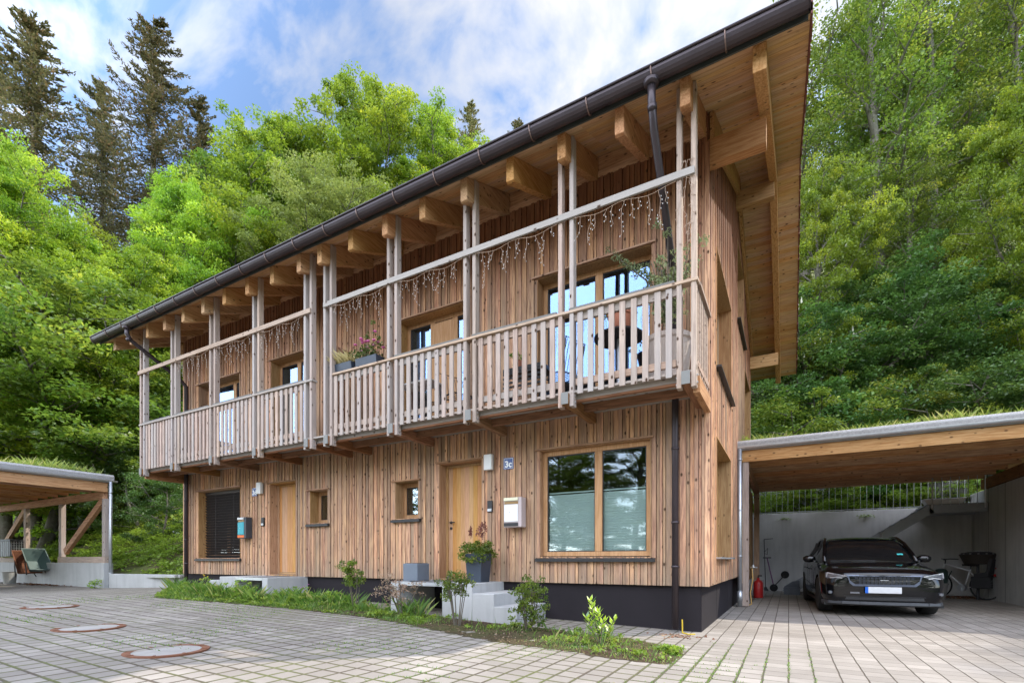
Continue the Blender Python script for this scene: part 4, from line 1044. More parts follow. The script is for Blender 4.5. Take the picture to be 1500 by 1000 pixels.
P = scat(5200, lambda x, y: .3 if x < -6.5 else 1); P[:, 2] += .012
n = len(P); V, F, r = leafmesh(P, [(.02, .02, .004)] * n, 1, .03, rg, up=2.5); o = mesh_obj('bark_mulch', V, F, r, leafmat('bark_chip', (.06, .035, .02), (.2, .13, .08), (.4, .33, .26), .0)); tag(o, 'brown bark chips on the bed', 'mulch', kind='stuff')
# blades growing from the joints of the front paving and at its edges
P = []
while len(P) < 5200:
    x = rr.uniform(-12, .2); y = rr.uniform(2.2, 6.3)
    if inpoly((x, y), bed): continue
    if mn.noise(Vector((x * .9, y * .9, 2))) < -.05 + .2 * rr.random() + max(0, 5.0 - y) * .1: continue
    if rr.random() < .5: x = round(x / .2) * .2 + rr.gauss(0, .006)
    else: y = round(y / .2) * .2 + rr.gauss(0, .006)
    P.append((x, y, g(x)))
for _ in range(500): P.append((rr.uniform(-.95, .25), 0, 0))
P = np.array(P); 
for k in range(len(P) - 500, len(P)): P[k, 1] = 4.4 + rr.random() * 2.2; P[k, 0] = round(P[k, 0] / .2) * .2 + rr.gauss(0, .008); 
V, F, r = bladesmesh(P, .018, .003, rg, 1.4); o = mesh_obj('joint_grass', V, F, r, L_GRASS); tag(o, 'short grass and moss in the joints of the paving', 'grass', kind='stuff')
# leaf litter in the carport's back corner
P = np.array([(rr.uniform(2.9, 4.5), 17.0 + rr.random() ** .6 * 1.4, .01) for _ in range(900)] + [(-22.6 + rr.gauss(0, .9), 6.9 + rr.gauss(0, .12), .19) for _ in range(300)] + [(-1.3 + rr.gauss(0, .18), 6.9 + rr.gauss(0, .12), .01) for _ in range(120)])
V, F, r = leafmesh(P, [(.04, .04, .01)] * len(P), 1, .06, rg, up=2); o = mesh_obj('leaf_litter', V, F, r, leafmat('brown_leaf', (.1, .045, .02), (.24, .11, .05), (.3, .2, .1), .1)); tag(o, 'brown fallen leaves blown against the walls', 'leaf litter', kind='stuff')
# roof grass of both carports
def roofgrass(x0, x1, y0, y1, n, z, h, lab, parent):
    P = np.array([(rr.uniform(x0, x1), y0 + (y1 - y0) * rr.random(), z) for _ in range(n)])
    hh = h * (.35 + np.random.default_rng(4).random(n) ** 2 * 1.5) * np.array([.7 + .6 * (mn.noise(Vector((p[0] * .9, p[1] * .9, 1))) + .4) for p in P])
    V, F, r = bladesmesh(P, hh, .0022, rg, .9); o = mesh_obj('roof_grass', V, F, r, L_ROOFG, parent); o['kind'] = 'stuff'
roofgrass(-.95, 5.2, 12.15, 17.6, 60000, 3.58, .15, 'long yellow green grass on the roof of the right carport', cr)
roofgrass(-29, -18.8, 1.0, 7.3, 42000, 3.6, .22, 'green grass on the roof of the left carport', cl)

# shrubs in the bed
def shrub(name, x, y, stems, h, r_, base, n, per, size, m, lab, flat=.6, top=.5):
    t = thing(name, lab, 'shrub', (x, y, g(x))); v = MB(); c = []; q = []
    for k in range(stems):
        a = rr.uniform(0, 6.28); e = (x + r_ * .6 * math.cos(a), y + r_ * .6 * math.sin(a), g(x) + h * rr.uniform(.75, 1)); s0 = (x + .04 * math.cos(a), y + .04 * math.sin(a), g(x))
        md = (x + r_ * .35 * math.cos(a), y + r_ * .35 * math.sin(a), g(x) + h * .45); v.tube([s0, md, e], [.009, .007, .004], 5)
        for j in range(n):
            f = base + (1 - base) * rr.random() ** .8; b0 = Vector(md).lerp(Vector(e), max(0, (f - .45) / .55)) if f > .45 else Vector(s0).lerp(Vector(md), f / .45)
            a2 = rr.uniform(0, 6.28); l = r_ * rr.uniform(.1, .55); e2 = b0 + Vector((math.cos(a2) * l, math.sin(a2) * l, rr.uniform(-.02, .09) * h * 2)); v.tube([b0, e2], [.004, .002], 3, cap=False)
            c.append(tuple(e2)); q.append((.075, .075, .05))
    v.build('stems', M_TWIG, t); fol(t, c, q, per, size, m); return t
shrub('leafy_shrub', -6.6, 6.2, 7, .78, .27, .45, 6, 34, .036, L_BEECH, 'green shrub with white buds left of the dry bush')
shrub('dry_shrub', -5.35, 6.0, 8, .66, .42, .3, 6, 20, .032, L_DRY, 'half dry brown and cream shrub before the grey planter')
s1 = shrub('leafy_shrub', -4.12, 5.75, 8, .72, .27, .6, 6, 32, .034, L_BEECH, 'thin stemmed green shrub before the landing block')
shrub('leafy_shrub', -3.08, 5.95, 8, .72, .36, .12, 8, 30, .038, L_BEECH, 'wide green shrub before the lowest step')
t = shrub('laurel_shrub', -1.92, 5.62, 4, .5, .2, .2, 5, 0, .1, L_LAUREL, 'small laurel with yellow green upright shoots near the downpipe') if False else thing('laurel_shrub', 'small laurel with yellow green upright shoots near the corner downpipe', 'shrub', (-1.95, 5.6, .02))
v = MB(); Vs = []; c = []
for (dx, dy, h) in ((-.12, 0, .56), (-.04, .05, .42), (.06, -.03, .32), (.14, .02, .2), (-.16, -.04, .36), (.19, .0, .34)):
    v.tube([(-1.93, 5.6, .02), (-1.95 + dx * .6, 5.6 + dy, .02 + h * .6), (-1.95 + dx, 5.6 + dy, .02 + h)], [.008, .006, .004], 5)
    for k in range(int(h * 60)):
        f = .3 + .7 * k / (h * 60); a = k * 2.4; base = Vector((-1.95 + dx * f, 5.6 + dy * f, .02 + h * f)); d = Vector((math.cos(a), math.sin(a), 1.3 * f)).normalized(); l = .1 * rr.uniform(.7, 1.1)
        s_ = d.cross(Vector((0, 0, 1))).normalized() * .019; m_ = base + d * l * .5 + Vector((0, 0, -.008)); Vs += [base, m_ + s_, base + d * l, m_ - s_]; c.append(min(1, .1 + f * rr.uniform(.5, 1.0)) if f > .6 else rr.uniform(.82, 1))
v.build('stems', M_TWIG, t); mesh_obj('foliage', np.array([tuple(p) for p in Vs]), np.arange(len(Vs)).reshape(-1, 4), np.array(c), L_LAUREL, t)
for (x, y, h, lab) in ((-1.12, 5.55, .1, 'small bright weed at the right end of the bed'), (-18.55, 6.95, .28, 'spindly weed at the foot of the left carport pipe'), (-9.55, 5.95, .42, 'tall green weed before the left landing'), (-11.2, 6.15, .4, 'bushy weed with a yellow flower by the left steps'), (-8.2, 6.3, .34, 'weed with pink flowers right of the left landing'), (-7.4, 6.35, .3, 'low leafy perennial between the two landings')):
    t = thing('weed_plant', lab, 'plant', (x, y, g(x)), 'wild plants at the edges'); cc_ = [(x + rr.gauss(0, h * .35), y + rr.gauss(0, h * .3), g(x) + rr.random() * h) for _ in range(26)]
    v = MB()
    for p in cc_[:9]: v.tube([(x, y, g(x)), p], [.003, .002], 3)
    v.build('stems', M_TWIG, t); fol(t, cc_, [(.06, .06, .03)] * 26, 12, .045, L_BANK)
    if 'flower' in lab:
        v = MB()
        for _ in range(4): v.lathe((x + rr.gauss(0, .08), y + rr.gauss(0, .05), g(x) + h + rr.uniform(-.05, .04)), [(.003, 0), (.02, .008), (.004, .014)], 6)
        v.build('flowers', plain('yellow_petal' if 'yellow' in lab else 'pink_petal', (.75, .5, .02) if 'yellow' in lab else (.45, .12, .4), .6), t)

# ------------------------------------------------------------------ balcony furnishings
M_TERRA = plain('terracotta', (.36, .13, .07), .8); M_CREAM = plain('cream_pot', (.58, .5, .45), .6)
t = thing('olive_tree', 'olive tree in a large cream pot at the right end of the balcony', 'potted tree', (-1.42, 6.85, DECK))
v = MB(); v.lathe((-1.42, 6.85, DECK), [(.2, 0), (.25, .08), (.31, .56), (.33, .58), (.33, .64), (.29, .64), (.28, .57)], 28); v.build('pot', M_CREAM, t, smooth=False)
v = MB(); c = []
for k in range(26):
    a = rr.uniform(0, 6.28); e = Vector((-1.42 + .42 * math.cos(a) * rr.random(), 6.85 + .33 * math.sin(a) * rr.random(), DECK + rr.uniform(1.0, 2.0))); v.tube([(-1.42, 6.85, DECK + .55), (-1.42, 6.85, DECK + .95), e], [.018, .012, .004], 5)
    for j in range(9): c.append(tuple(Vector((-1.42, 6.85, DECK + .95)).lerp(e, rr.uniform(.35, 1.08)) + Vector((rr.gauss(0, .07), rr.gauss(0, .06), rr.gauss(0, .07)))))
for k in range(3): e = Vector((-1.42 - .55 - .1 * k, 6.62, DECK + 1.72 + .12 * k)); v.tube([(-1.42, 6.8, DECK + 1.2), e], [.008, .003], 4); c += [tuple(Vector((-1.5, 6.75, DECK + 1.4)).lerp(e, q / 9)) for q in range(10)]
v.build('trunk', M_TWIG, t); fol(t, c, [(.06, .06, .06)] * len(c), 11, .055, leafmat('olive_leaf', (.11, .14, .06), (.24, .28, .14), None, .25), aspect=.35)
t = thing('bistro_table', 'round dark bistro table on a central foot beside the cream pot', 'table', (-2.1, 6.85, DECK))
v = MB(); v.lathe((-2.1, 6.85, DECK), [(.34, .80), (.35, .81), (.35, .83), (.33, .84)], 28); v.build('tabletop', M_BLACK, t)
v = MB(); v.lathe((-2.1, 6.85, DECK), [(.2, 0), (.2, .02), (.04, .08), (.03, .2), (.03, .799)], 18); v.build('table_leg', M_ZINC, t)
t = thing('flower_pot', 'terracotta pot with a small plant standing on the bistro table', 'flower pot', (-2.08, 6.85, DECK + .84))
v = MB(); v.lathe((-2.08, 6.85, DECK + .84), [(.12, 0), (.17, .26), (.185, .27), (.185, .32), (.16, .32)], 20); v.build('pot', M_TERRA, t)
c = [(-2.1 + rr.gauss(0, .12), 6.85 + rr.gauss(0, .1), DECK + 1.16 + abs(rr.gauss(0, .07))) for _ in range(22)]; fol(t, c, [(.05, .05, .04)] * 22, 16, .045, L_BEECH)
def wirechair(x, y, rot, lab):
    t = thing('wire_chair', lab, 'chair', (x, y, DECK), 'black garden chairs on the balcony', local=True); t.rotation_euler = (0, 0, rot)
    v = MB(); 
    for k in range(8): a = -.2 + k * .057; v.tube([(a, -.2, .42), (a * .9, .2, .42)], .006, 4)
    v.tube([(-.22, -.2, .42), (.22, -.2, .42), (.2, .2, .42), (-.2, .2, .42), (-.22, -.2, .42)], .01, 6); v.build('seat', M_BLACK, t)
    v = MB()
    for k in range(8): a = -.2 + k * .057; v.tube([(a * .95, .2, .42), (a, .27, .72), (a * .9, .3, .86)], .006, 4)
    v.tube([(-.2, .2, .42), (-.21, .3, .88), (.21, .3, .88), (.2, .2, .42)], .01, 6); v.build('backrest', M_BLACK, t)
    for sx in (-1, 1):
        for sy in (-1, 1): MB().tube([(sx * .2, sy * .19, .42), (sx * .24, sy * .25, 0)], .01, 6).build('leg', M_BLACK, t)
wirechair(-3.0, 6.85, -1.9, 'black wire chair left of the bistro table'); wirechair(-4.9, 6.85, 1.2, 'black wire chair right of the wooden balcony table')
wirechair(-5.55, 7.0, 2.6, 'black wire chair behind the wooden balcony table')
t = thing('garden_table', 'white topped balcony table behind the slats', 'table', (-5.6, 6.75, DECK))
v = MB(); v.box(-6.0, -5.25, 6.55, 6.95, DECK + .7, DECK + .73); v.build('tabletop', M_WHITE, t, bevel=.004)
for sx in (-5.95, -5.3):
    for sy in (6.6, 6.9): MB().box(sx - .02, sx + .02, sy - .02, sy + .02, DECK, DECK + .699).build('leg', W_POST, t)
t = thing('barbecue_trolley', 'black slatted trolley with pots on it between two post pairs', 'trolley', (-3.6, 6.95, DECK))
v = MB(); v.box(-3.95, -3.25, 6.75, 7.15, DECK + .62, DECK + .68)
for k in range(5): v.box(-3.95, -3.25, 6.75, 6.77, DECK + .3 + k * .07, DECK + .33 + k * .07)
v.build('body', M_BLACK, t)
for sx in (-3.9, -3.3): MB().box(sx - .02, sx + .02, 6.78, 7.12, DECK, DECK + .3).build('leg', M_BLACK, t)
t = thing('herb_pot', 'small green herb pot on the black trolley', 'flower pot', (-3.75, 6.92, DECK + .68)); v = MB(); v.lathe((-3.75, 6.92, DECK + .68), [(.07, 0), (.1, .14), (.09, .14)], 16); v.build('pot', M_TERRA, t)
fol(t, [(-3.75 + rr.gauss(0, .06), 6.92 + rr.gauss(0, .05), DECK + .9 + rr.gauss(0, .04)) for _ in range(12)], [(.05, .05, .04)] * 12, 14, .04, L_BEECH)
for (x, dx, lab, flo) in ((-7.2, .34, 'dark flower box with pale grass at the balcony rail by the dividing screen', False), (-6.55, .3, 'dark flower box with pink flowers on the balcony rail', True)):
    t = thing('flower_box', lab, 'flower box', (x, 6.42, 4.42), 'flower boxes on the balcony rail')
    v = MB(); v.prism([(6.38, 4.46), (6.56, 4.46), (6.58, 4.64), (6.36, 4.64)], 'x', x - dx * .85, x + dx * .85); v.build('box', M_POTB, t, bevel=.006)
    if flo:
        c = [(x + rr.gauss(0, .2), 6.47 + rr.gauss(0, .08), 4.68 + abs(rr.gauss(0, .15))) for _ in range(46)]; fol(t, c, [(.06, .06, .05)] * 46, 15, .045, leafmat('flowerbox_leaf', (.05, .1, .02), (.14, .2, .05), (.2, .08, .07), .3))
        v = MB(); 
        for _ in range(16): v.lathe((x + rr.gauss(.02, .2), 6.42 + rr.gauss(0, .05), 4.74 + abs(rr.gauss(0, .16))), [(.006, 0), (.034, .014), (.03, .026), (.005, .034)], 7)
        v.build('flowers', plain('pink_petals', (.6, .12, .34), .6), t)
    else:
        P_ = np.array([(x + rr.uniform(-.28, .28), 6.47 + rr.uniform(-.07, .07), 4.63) for _ in range(420)]); V, F, r = bladesmesh(P_, .16, .0035, rg, 1.5); mesh_obj('foliage', V, F, r, leafmat('straw_grass', (.3, .24, .1), (.45, .38, .2), None, .3), t)

# icicle string lights under the upper rail
M_CABLE = plain('cream_cable', (.42, .3, .22), .6, nz=.05)
names = ('between the two rightmost post pairs', 'in the second bay from the right', 'in the third bay from the right', 'in the bay above the flower boxes', 'in the bay left of the dividing screen', 'in the second bay left of the dividing screen', 'in the third bay left of the dividing screen', 'in the leftmost bay')
for i, (xa, xb) in enumerate(bays):
    if i == 7: continue
    x1, x0 = xa - .12, xb + .12; t = thing('string_lights', 'cream icicle string lights ' + names[i], 'string lights', ((x0 + x1) / 2, YP - .05, 5.69), 'icicle string lights under the upper rail')
    v = MB(); n = 24; y = YP - .07
    zc = lambda f: 5.685 - .05 * math.sin(math.pi * f * 2) ** 2
    v.tube([(x0 + (x1 - x0) * k / n, y, zc(k / n)) for k in range(n + 1)], .004, 4); v.build('cable', M_CABLE, t)
    s_ = MB(); bl = MB()
    for k in range(1, 12):
        x = x0 + (x1 - x0) * (k + rr.uniform(-.3, .3)) / 12; p = Vector((x, y, zc(k / 12))); L_ = (.14, .3, .42, .22)[(k + i) % 4] * rr.uniform(.8, 1.2); m_ = max(3, int(L_ / .05)); pts = [p]
        for j in range(m_): p = p + Vector((rr.gauss(0, .012), rr.gauss(0, .008), -L_ / m_)); pts.append(p); 
        s_.tube(pts, .0022, 4)
        for p in pts[1:]: e = p + Vector((rr.choice((-1, 1)) * rr.uniform(.015, .03), rr.gauss(0, .01), -.018)); s_.tube([p, e], .002, 3); bl.tube([e, e + Vector((0, 0, -.012))], .004, 4)
    s_.build('strands', M_CABLE, t); bl.build('bulbs', M_WHITE, t)
t = thing('string_lights', 'bunch of cream string lights tied to the rightmost post pair', 'string lights', (-1.05, YP - .08, 5.7)); s_ = MB()
for k in range(5):
    p = Vector((-1.12 + .025 * k, YP - .07, 5.9)); pts = [p]
    for j in range(18): p = p + Vector((rr.gauss(0, .014), rr.gauss(0, .008), -.055)); pts.append(p)
    s_.tube(pts, .0022, 4)
    for p in pts[::2]: s_.tube([p, p + Vector((rr.choice((-1, 1)) * .03, 0, -.02))], .003, 3)
s_.build('strands', M_CABLE, t)
# ------------------------------------------------------------------ the car (local: x across, y from the front bumper back, z up)
M_CAR = plain('black_car_paint', (.003, .003, .004), .1, spec=.35, nz=.05, coat=.45)
M_CARG = plain('car_glass', (.008, .009, .01), .03, spec=.9, nz=.05)
M_TRIM = plain('black_plastic', (.022, .022, .024), .6); M_TYRE = plain('rubber', (.015, .015, .015), .85, nz=.3, scale=30); M_RIM = plain('dark_rim', (.09, .09, .095), .3, metal=.8)
M_GRF = plain('grey_blue_grille_frame', (.12, .14, .19), .35, metal=.4); M_LENS = plain('lamp_glass', (.2, .21, .24), .12, metal=.5)
M_LED = plain('lamp_reflector', (.5, .51, .54), .15, metal=.3, nz=.03)
car = thing('parked_car', 'glossy black fastback car facing out of the right carport', 'car', (0, 0, 0), local=True)
import bmesh
def loft(st, mirror=True):
    """rows of half profiles (x>=0, from the bottom edge up to the centre line) joined along the length"""
    vs = []; fs = []; n = len(st[0][1])
    for (y, pr) in st:
        for (x, z) in pr: vs.append((x, y, z))
    for i in range(len(st) - 1):
        for j in range(n - 1): fs.append((i*n+j, i*n+j+1, (i+1)*n+j+1, (i+1)*n+j))
    m_ = len(vs); vs += [(-x, y, z) for (x, y, z) in vs]; fs += [tuple(m_ + k for k in f[::-1]) for f in list(fs)]
    for e in (0, len(st) - 1): a = [e*n + j for j in range(n)]; fs.append(tuple(a + [m_ + k for k in a[::-1]]))
    return vs, fs
def prof(w_, zb, zs, zh):   # body half section: sill, side, shoulder, bonnet
    return [(0, zb), (w_ * .86, zb), (w_ * .97, zb + .07), (w_ * .985, zb + .22), (w_, (zb + zs) / 2 + .08), (w_ * .985, zs - .06), (w_ * .94, zs), (w_ * .86, (zs + zh) / 2 + .015), (w_ * .7, zh - .006), (w_ * .35, zh), (0, zh + .005)]
st = [(0.0, prof(.70, .25, .62, .74)), (.03, prof(.78, .22, .66, .775)), (.10, prof(.85, .19, .71, .80)), (.25, prof(.905, .18, .75, .835)), (.55, prof(.925, .18, .80, .885)), (.9, prof(.93, .18, .85, .935)), (1.25, prof(.93, .18, .885, .975)), (1.6, prof(.93, .18, .91, .985)),
      (2.2, prof(.93, .18, .93, .99)), (3.0, prof(.93, .18, .945, 1.0)), (3.5, prof(.93, .18, .96, 1.03)), (4.0, prof(.925, .2, .98, 1.06)), (4.4, prof(.88, .25, 1.0, 1.09)), (4.58, prof(.8, .35, .98, 1.07)), (4.61, prof(.72, .42, .9, .98))]
vs, fs = loft(st)
bm_ = bmesh.new(); bv_ = [bm_.verts.new(v) for v in vs]
for f in fs: bm_.faces.new([bv_[i] for i in f])
bmesh.ops.remove_doubles(bm_, verts=bm_.verts, dist=1e-4); bmesh.ops.recalc_face_normals(bm_, faces=bm_.faces)
me = bpy.data.meshes.new('body'); bm_.to_mesh(me); bm_.free()
body = bpy.data.objects.new('body', me); COL.objects.link(body); sub = body.modifiers.new('s', 'SUBSURF'); sub.levels = 2; sub.render_levels = 2
cuts = []
for (y, r_) in ((.87, .385), (3.6, .385)):
    for sx in (-1, 1):
        c = MB(); c.tube([(sx * .62, y, .335), (sx * 1.1, y, .335)], r_, 32); co_ = c.build('wheelarch', M_TRIM); b_ = body.modifiers.new('b', 'BOOLEAN'); b_.object = co_; b_.operation = 'DIFFERENCE'; b_.solver = 'EXACT'; cuts.append(co_)
dg = bpy.context.evaluated_depsgraph_get(); dg.update(); me2 = bpy.data.meshes.new_from_object(body.evaluated_get(dg)); bpy.data.objects.remove(body)
for c in cuts: bpy.data.objects.remove(c)
me2.materials.clear(); me2.materials.append(M_CAR); body = bpy.data.objects.new('body', me2); COL.objects.link(body); body.parent = car
me2.polygons.foreach_set('use_smooth', [True] * len(me2.polygons)); me2.set_sharp_from_angle(angle=R(38))
# cabin: glass dome with roof panel
def cab(w0, w1, zb, zt): return [(0, zb), (w0, zb), (w0 - (w0 - w1) * .5, zb + (zt - zb) * .5), (w1 + .02, zt - .04), (w1 - .08, zt - .005), (w1 * .5, zt + .008), (0, zt + .01)]
cs = [(1.22, cab(.74, .73, .93, .965)), (1.5, cab(.79, .72, .93, 1.13)), (1.85, cab(.82, .66, .93, 1.33)), (2.15, cab(.84, .62, .93, 1.445)), (2.5, cab(.85, .6, .93, 1.475)), (3.0, cab(.85, .6, .94, 1.47)), (3.5, cab(.83, .6, .95, 1.40)), (3.9, cab(.8, .62, .98, 1.27)), (4.3, cab(.76, .66, 1.02, 1.12)), (4.45, cab(.72, .68, 1.03, 1.07))]
vs, fs = loft(cs); c = MB(); c.add(vs, fs, .5); o = c.build('cabin_glass', M_CARG, car, smooth=True); o.data.set_sharp_from_angle(angle=R(50))
rp = MB(); rows = [(2.08, .60, 1.435), (2.2, .605, 1.458), (2.5, .6, 1.485), (3.0, .6, 1.482), (3.5, .6, 1.412), (3.7, .605, 1.352)]
vs = []
for (y, w_, z) in rows: vs += [(x * w_, y, z + .006 - .03 * abs(x) ** 3 + .012 * (1 - x * x)) for x in (-1, -.8, -.4, 0, .4, .8, 1)]
rp.add(vs + [(a, b, c_ - .03) for (a, b, c_) in vs], [(i*7+j, i*7+j+1, i*7+j+8, i*7+j+7) for i in range(5) for j in range(6)], .5); rp.build('roof', M_CAR, car, smooth=True)
for sx in (-1, 1):
    p = MB(); p.tube([(sx * .755, 1.25, .97), (sx * .735, 1.5, 1.135), (sx * .69, 1.85, 1.335), (sx * .635, 2.15, 1.452), (sx * .62, 2.5, 1.475), (sx * .62, 3.0, 1.467), (sx * .625, 3.5, 1.4), (sx * .66, 3.9, 1.27), (sx * .72, 4.3, 1.11)], .032, 8); p.build('roof_pillar', M_CAR, car, smooth=True)
    p = MB(); p.beam((sx * .77, 2.42, .99), (sx * .655, 2.42, 1.43), .05, .06).beam((sx * .77, 3.3, .99), (sx * .665, 3.25, 1.40), .05, .06); p.build('door_pillar', M_TRIM, car)
    # mirror
    m_ = MB(); m_.lathe((0, 0, 0), [(.01, -.07), (.07, -.06), (.105, -.01), (.1, .04), (.05, .075), (.01, .08)], 14)
    m_.v = [(sx * .98 + x * 1.15, 1.72 + y * .6, 1.02 + z) for (x, y, z) in m_.v]; m_.beam((sx * .82, 1.7, .955), (sx * .95, 1.72, .99), .06, .035); m_.build('mirror', M_CAR, car, smooth=True)
    # headlight: swept lens with bright L-shaped reflector
    hl = MB(); q = lambda x, z, d=0: (sx * x, .002 + d + 1.05 * max(0, x - .5) ** 2.0 * 1.15, z)
    a = [(.56, .705), (.68, .735), (.8, .765), (.855, .775), (.865, .68), (.79, .645), (.68, .65)]
    hl.add([q(x, z, -.012) for x, z in a] + [q(x, z, .12) for x, z in a], [tuple(range(7)), tuple(range(13, 6, -1))] + [(i, (i+1) % 7, 7+(i+1) % 7, 7+i) for i in range(7)], .5)
    hd = hl.build('headlight', M_LENS, car)
    l = MB()
    for (x0, z0, x1, z1) in ((.55, .708, .84, .768), (.84, .768, .85, .69), (.70, .69, .80, .675), (.62, .672, .7, .69)): l.beam(q(x0, z0, -.02), q(x1, z1, -.02), .012, .017)
    l.build('light_strip', M_LED, hd)
    f = MB(); f.lathe((sx * .80, .055, .41), [(.002, -.03), (.035, -.02), (.035, .02), (.002, .03)], 12); f.build('fog_light', M_LENS, car)
    d = MB(); d.box(sx * .935, sx * .94, 1.62, 1.625, .35, .9).box(sx * .935, sx * .94, 2.5, 2.505, .3, .92); d.box(sx * .93, sx * .95, 2.2, 2.4, .80, .825).box(sx * .93, sx * .95, 3.1, 3.3, .82, .845); d.build('door_handle', M_TRIM, car)
    for y in (.87, 3.6):
        ty = MB(); prf = [(.24, -.115), (.315, -.12), (.342, -.09), (.345, 0), (.342, .09), (.315, .12), (.24, .115)]
        n = 36; vs = []
        for (r_, o_) in prf:
            for k in range(n): an = 2*math.pi*k/n; vs.append((sx * .80 + o_, y + r_ * math.cos(an), .345 + r_ * math.sin(an)))
        ty.add(vs, [(i*n+k, i*n+(k+1) % n, (i+1)*n+(k+1) % n, (i+1)*n+k) for i in range(6) for k in range(n)] + [tuple(range(n))], .5); wh = ty.build('wheel', M_TYRE, car, smooth=True); wh.data.set_sharp_from_angle(angle=R(40))
        rm = MB(); xo = sx * .905
        vs = [(xo + dx, y + r_ * math.cos(2*math.pi*k/n), .345 + r_ * math.sin(2*math.pi*k/n)) for (r_, dx) in ((.26, 0), (.235, 0), (.235, -sx * .03)) for k in range(n)]
        rm.add(vs, [(i*n+k, i*n+(k+1) % n, (i+1)*n+(k+1) % n, (i+1)*n+k) for i in range(2) for k in range(n)], .5)
        for k in range(5):
            an = k * 1.2566 + .3
            for da in (-.13, .13): rm.beam((xo - sx * .01, y + .05 * math.cos(an), .345 + .05 * math.sin(an)), (xo - sx * .008, y + .245 * math.cos(an + da), .345 + .245 * math.sin(an + da)), .03, .022, up=(1, 0, 0))
        rm.tube([(xo - sx * .03, y, .345), (xo + sx * .005, y, .345)], .055, 14); rm.build('rim', M_RIM, wh)
# grille
gp = [(-.56, .735), (.56, .735), (.545, .62), (.45, .535), (-.45, .535), (-.545, .62)]
gr = MB(); n = 6; s1_ = lambda p, s_: (p[0] * s_, .638 + (p[1] - .638) * (s_ if s_ == 1 else .72))
inn = [(-.515, .712), (.515, .712), (.50, .632), (.425, .568), (-.425, .568), (-.50, .632)]
yf = lambda x: -.018 + .14 * abs(x) ** 2.2
vs = [(x, yf(x) - .008, z) for x, z in gp] + [(x, yf(x) - .008, z) for x, z in inn] + [(x, yf(x) + .07, z) for x, z in gp] + [(x, yf(x) + .05, z) for x, z in inn]
gr.add(vs, [(i, (i+1) % n, n+(i+1) % n, n+i) for i in range(n)] + [(i, (i+1) % n, 2*n+(i+1) % n, 2*n+i) for i in range(n)] + [(n+i, n+(i+1) % n, 3*n+(i+1) % n, 3*n+i) for i in range(n)], .5); gf = gr.build('grille', M_GRF, car)
gi = MB(); gi.add([(x, yf(x) + .045, z) for x, z in inn], [tuple(range(6))], .5); gi.build('grille_recess', M_BLACK, gf)
gb = MB()
for k in range(4): z = .588 + k * .032; xm = .5 if z > .63 else .44; gb.box(-xm, xm, .0 if xm < .47 else .004, .03, z, z + .006)
for k in range(-8, 9):
    x = k * .058; z0 = .572 if abs(x) < .42 else .62
    for j in range(5):
        z = .565 + j * .0315
        if z > z0 - .02: gb.box(x - .021, x + .021, yf(x) + .004, yf(x) + .02, z + .004, z + .025)
gb.build('grille_blocks', plain('grille_block', (.03, .034, .045), .4, metal=.3), gf)
gb = MB(); gb.box(-.06, .06, -.03, -.01, .638, .648); gb.build('emblem', M_LED, gf)
# low bumper, plate
lb = MB(); pts = [(-.88, .36), (-.80, .13), (-.62, .03), (-.35, -.02), (0, -.035), (.35, -.02), (.62, .03), (.80, .13), (.88, .36)]
for a, b in zip(pts, pts[1:]): lb.beam((a[0], a[1], .235), (b[0], b[1], .235), .06, .05); 
lb.build('front_lip', plain('grey_lip', (.07, .075, .085), .45), car)
lb = MB()
for a, b in zip(pts[1:-1], pts[2:-1]): lb.beam((a[0], a[1] + .01, .315), (b[0], b[1] + .01, .315), .04, .05).beam((a[0], a[1] + .0, .352), (b[0], b[1] + .0, .352), .03, .008)
lb.build('air_intake', M_TRIM, car)
pl = MB(); pl.box(-.28, .24, -.058, -.045, .415, .525); plo = pl.build('licence_plate', plain('plate_white', (.62, .63, .65), .4, nz=.12, scale=14), car, bevel=.003); MB().box(-.285, -.24, -.062, -.0585, .415, .525).build('plate_band', plain('plate_blue', (.01, .12, .55), .4), plo)
MB().box(-.1, .1, -.05, .02, .44, .5).build('plate_holder', M_TRIM, car)
MB().box(-.5, -.36, -.012, .005, .40, .43).build('parking_sensor', M_LENS, car)
# bonnet shut line and interior hints
MB().tube([(-.72, .33, .842), (-.4, .17, .835), (0, .12, .832), (.4, .17, .835), (.72, .33, .842)], .004, 4).build('bonnet_seam', M_TRIM, car)
w_ = MB(); w_.tube([(.36 + .17 * math.cos(a), 1.56 + .03 * math.sin(a), 1.06 + .13 * math.sin(a)) for a in [k * .3 for k in range(12)]], .012, 6)
w_ = MB(); w_.beam((-.65, 1.26, .985), (.1, 1.24, .99), .02, .014).beam((.0, 1.25, .985), (.62, 1.28, .985), .02, .014); w_.build('wiper', M_TRIM, car)
MB().add([(.48, 1.385, 1.10), (.58, 1.40, 1.10), (.575, 1.43, 1.13), (.475, 1.415, 1.13)], [(0, 1, 2, 3)]).build('sticker', plain('turquoise_badge', (.05, .42, .42), .5), car)
MB().box(-.88, .88, .2, 4.4, .17, .22).build('underbody', M_TRIM, car)
ct = car; ct.location = (1.5, 11.02, .01); ct.rotation_euler = (0, 0, R(3.5)); ct.scale = (1.02, 1, 1.02)

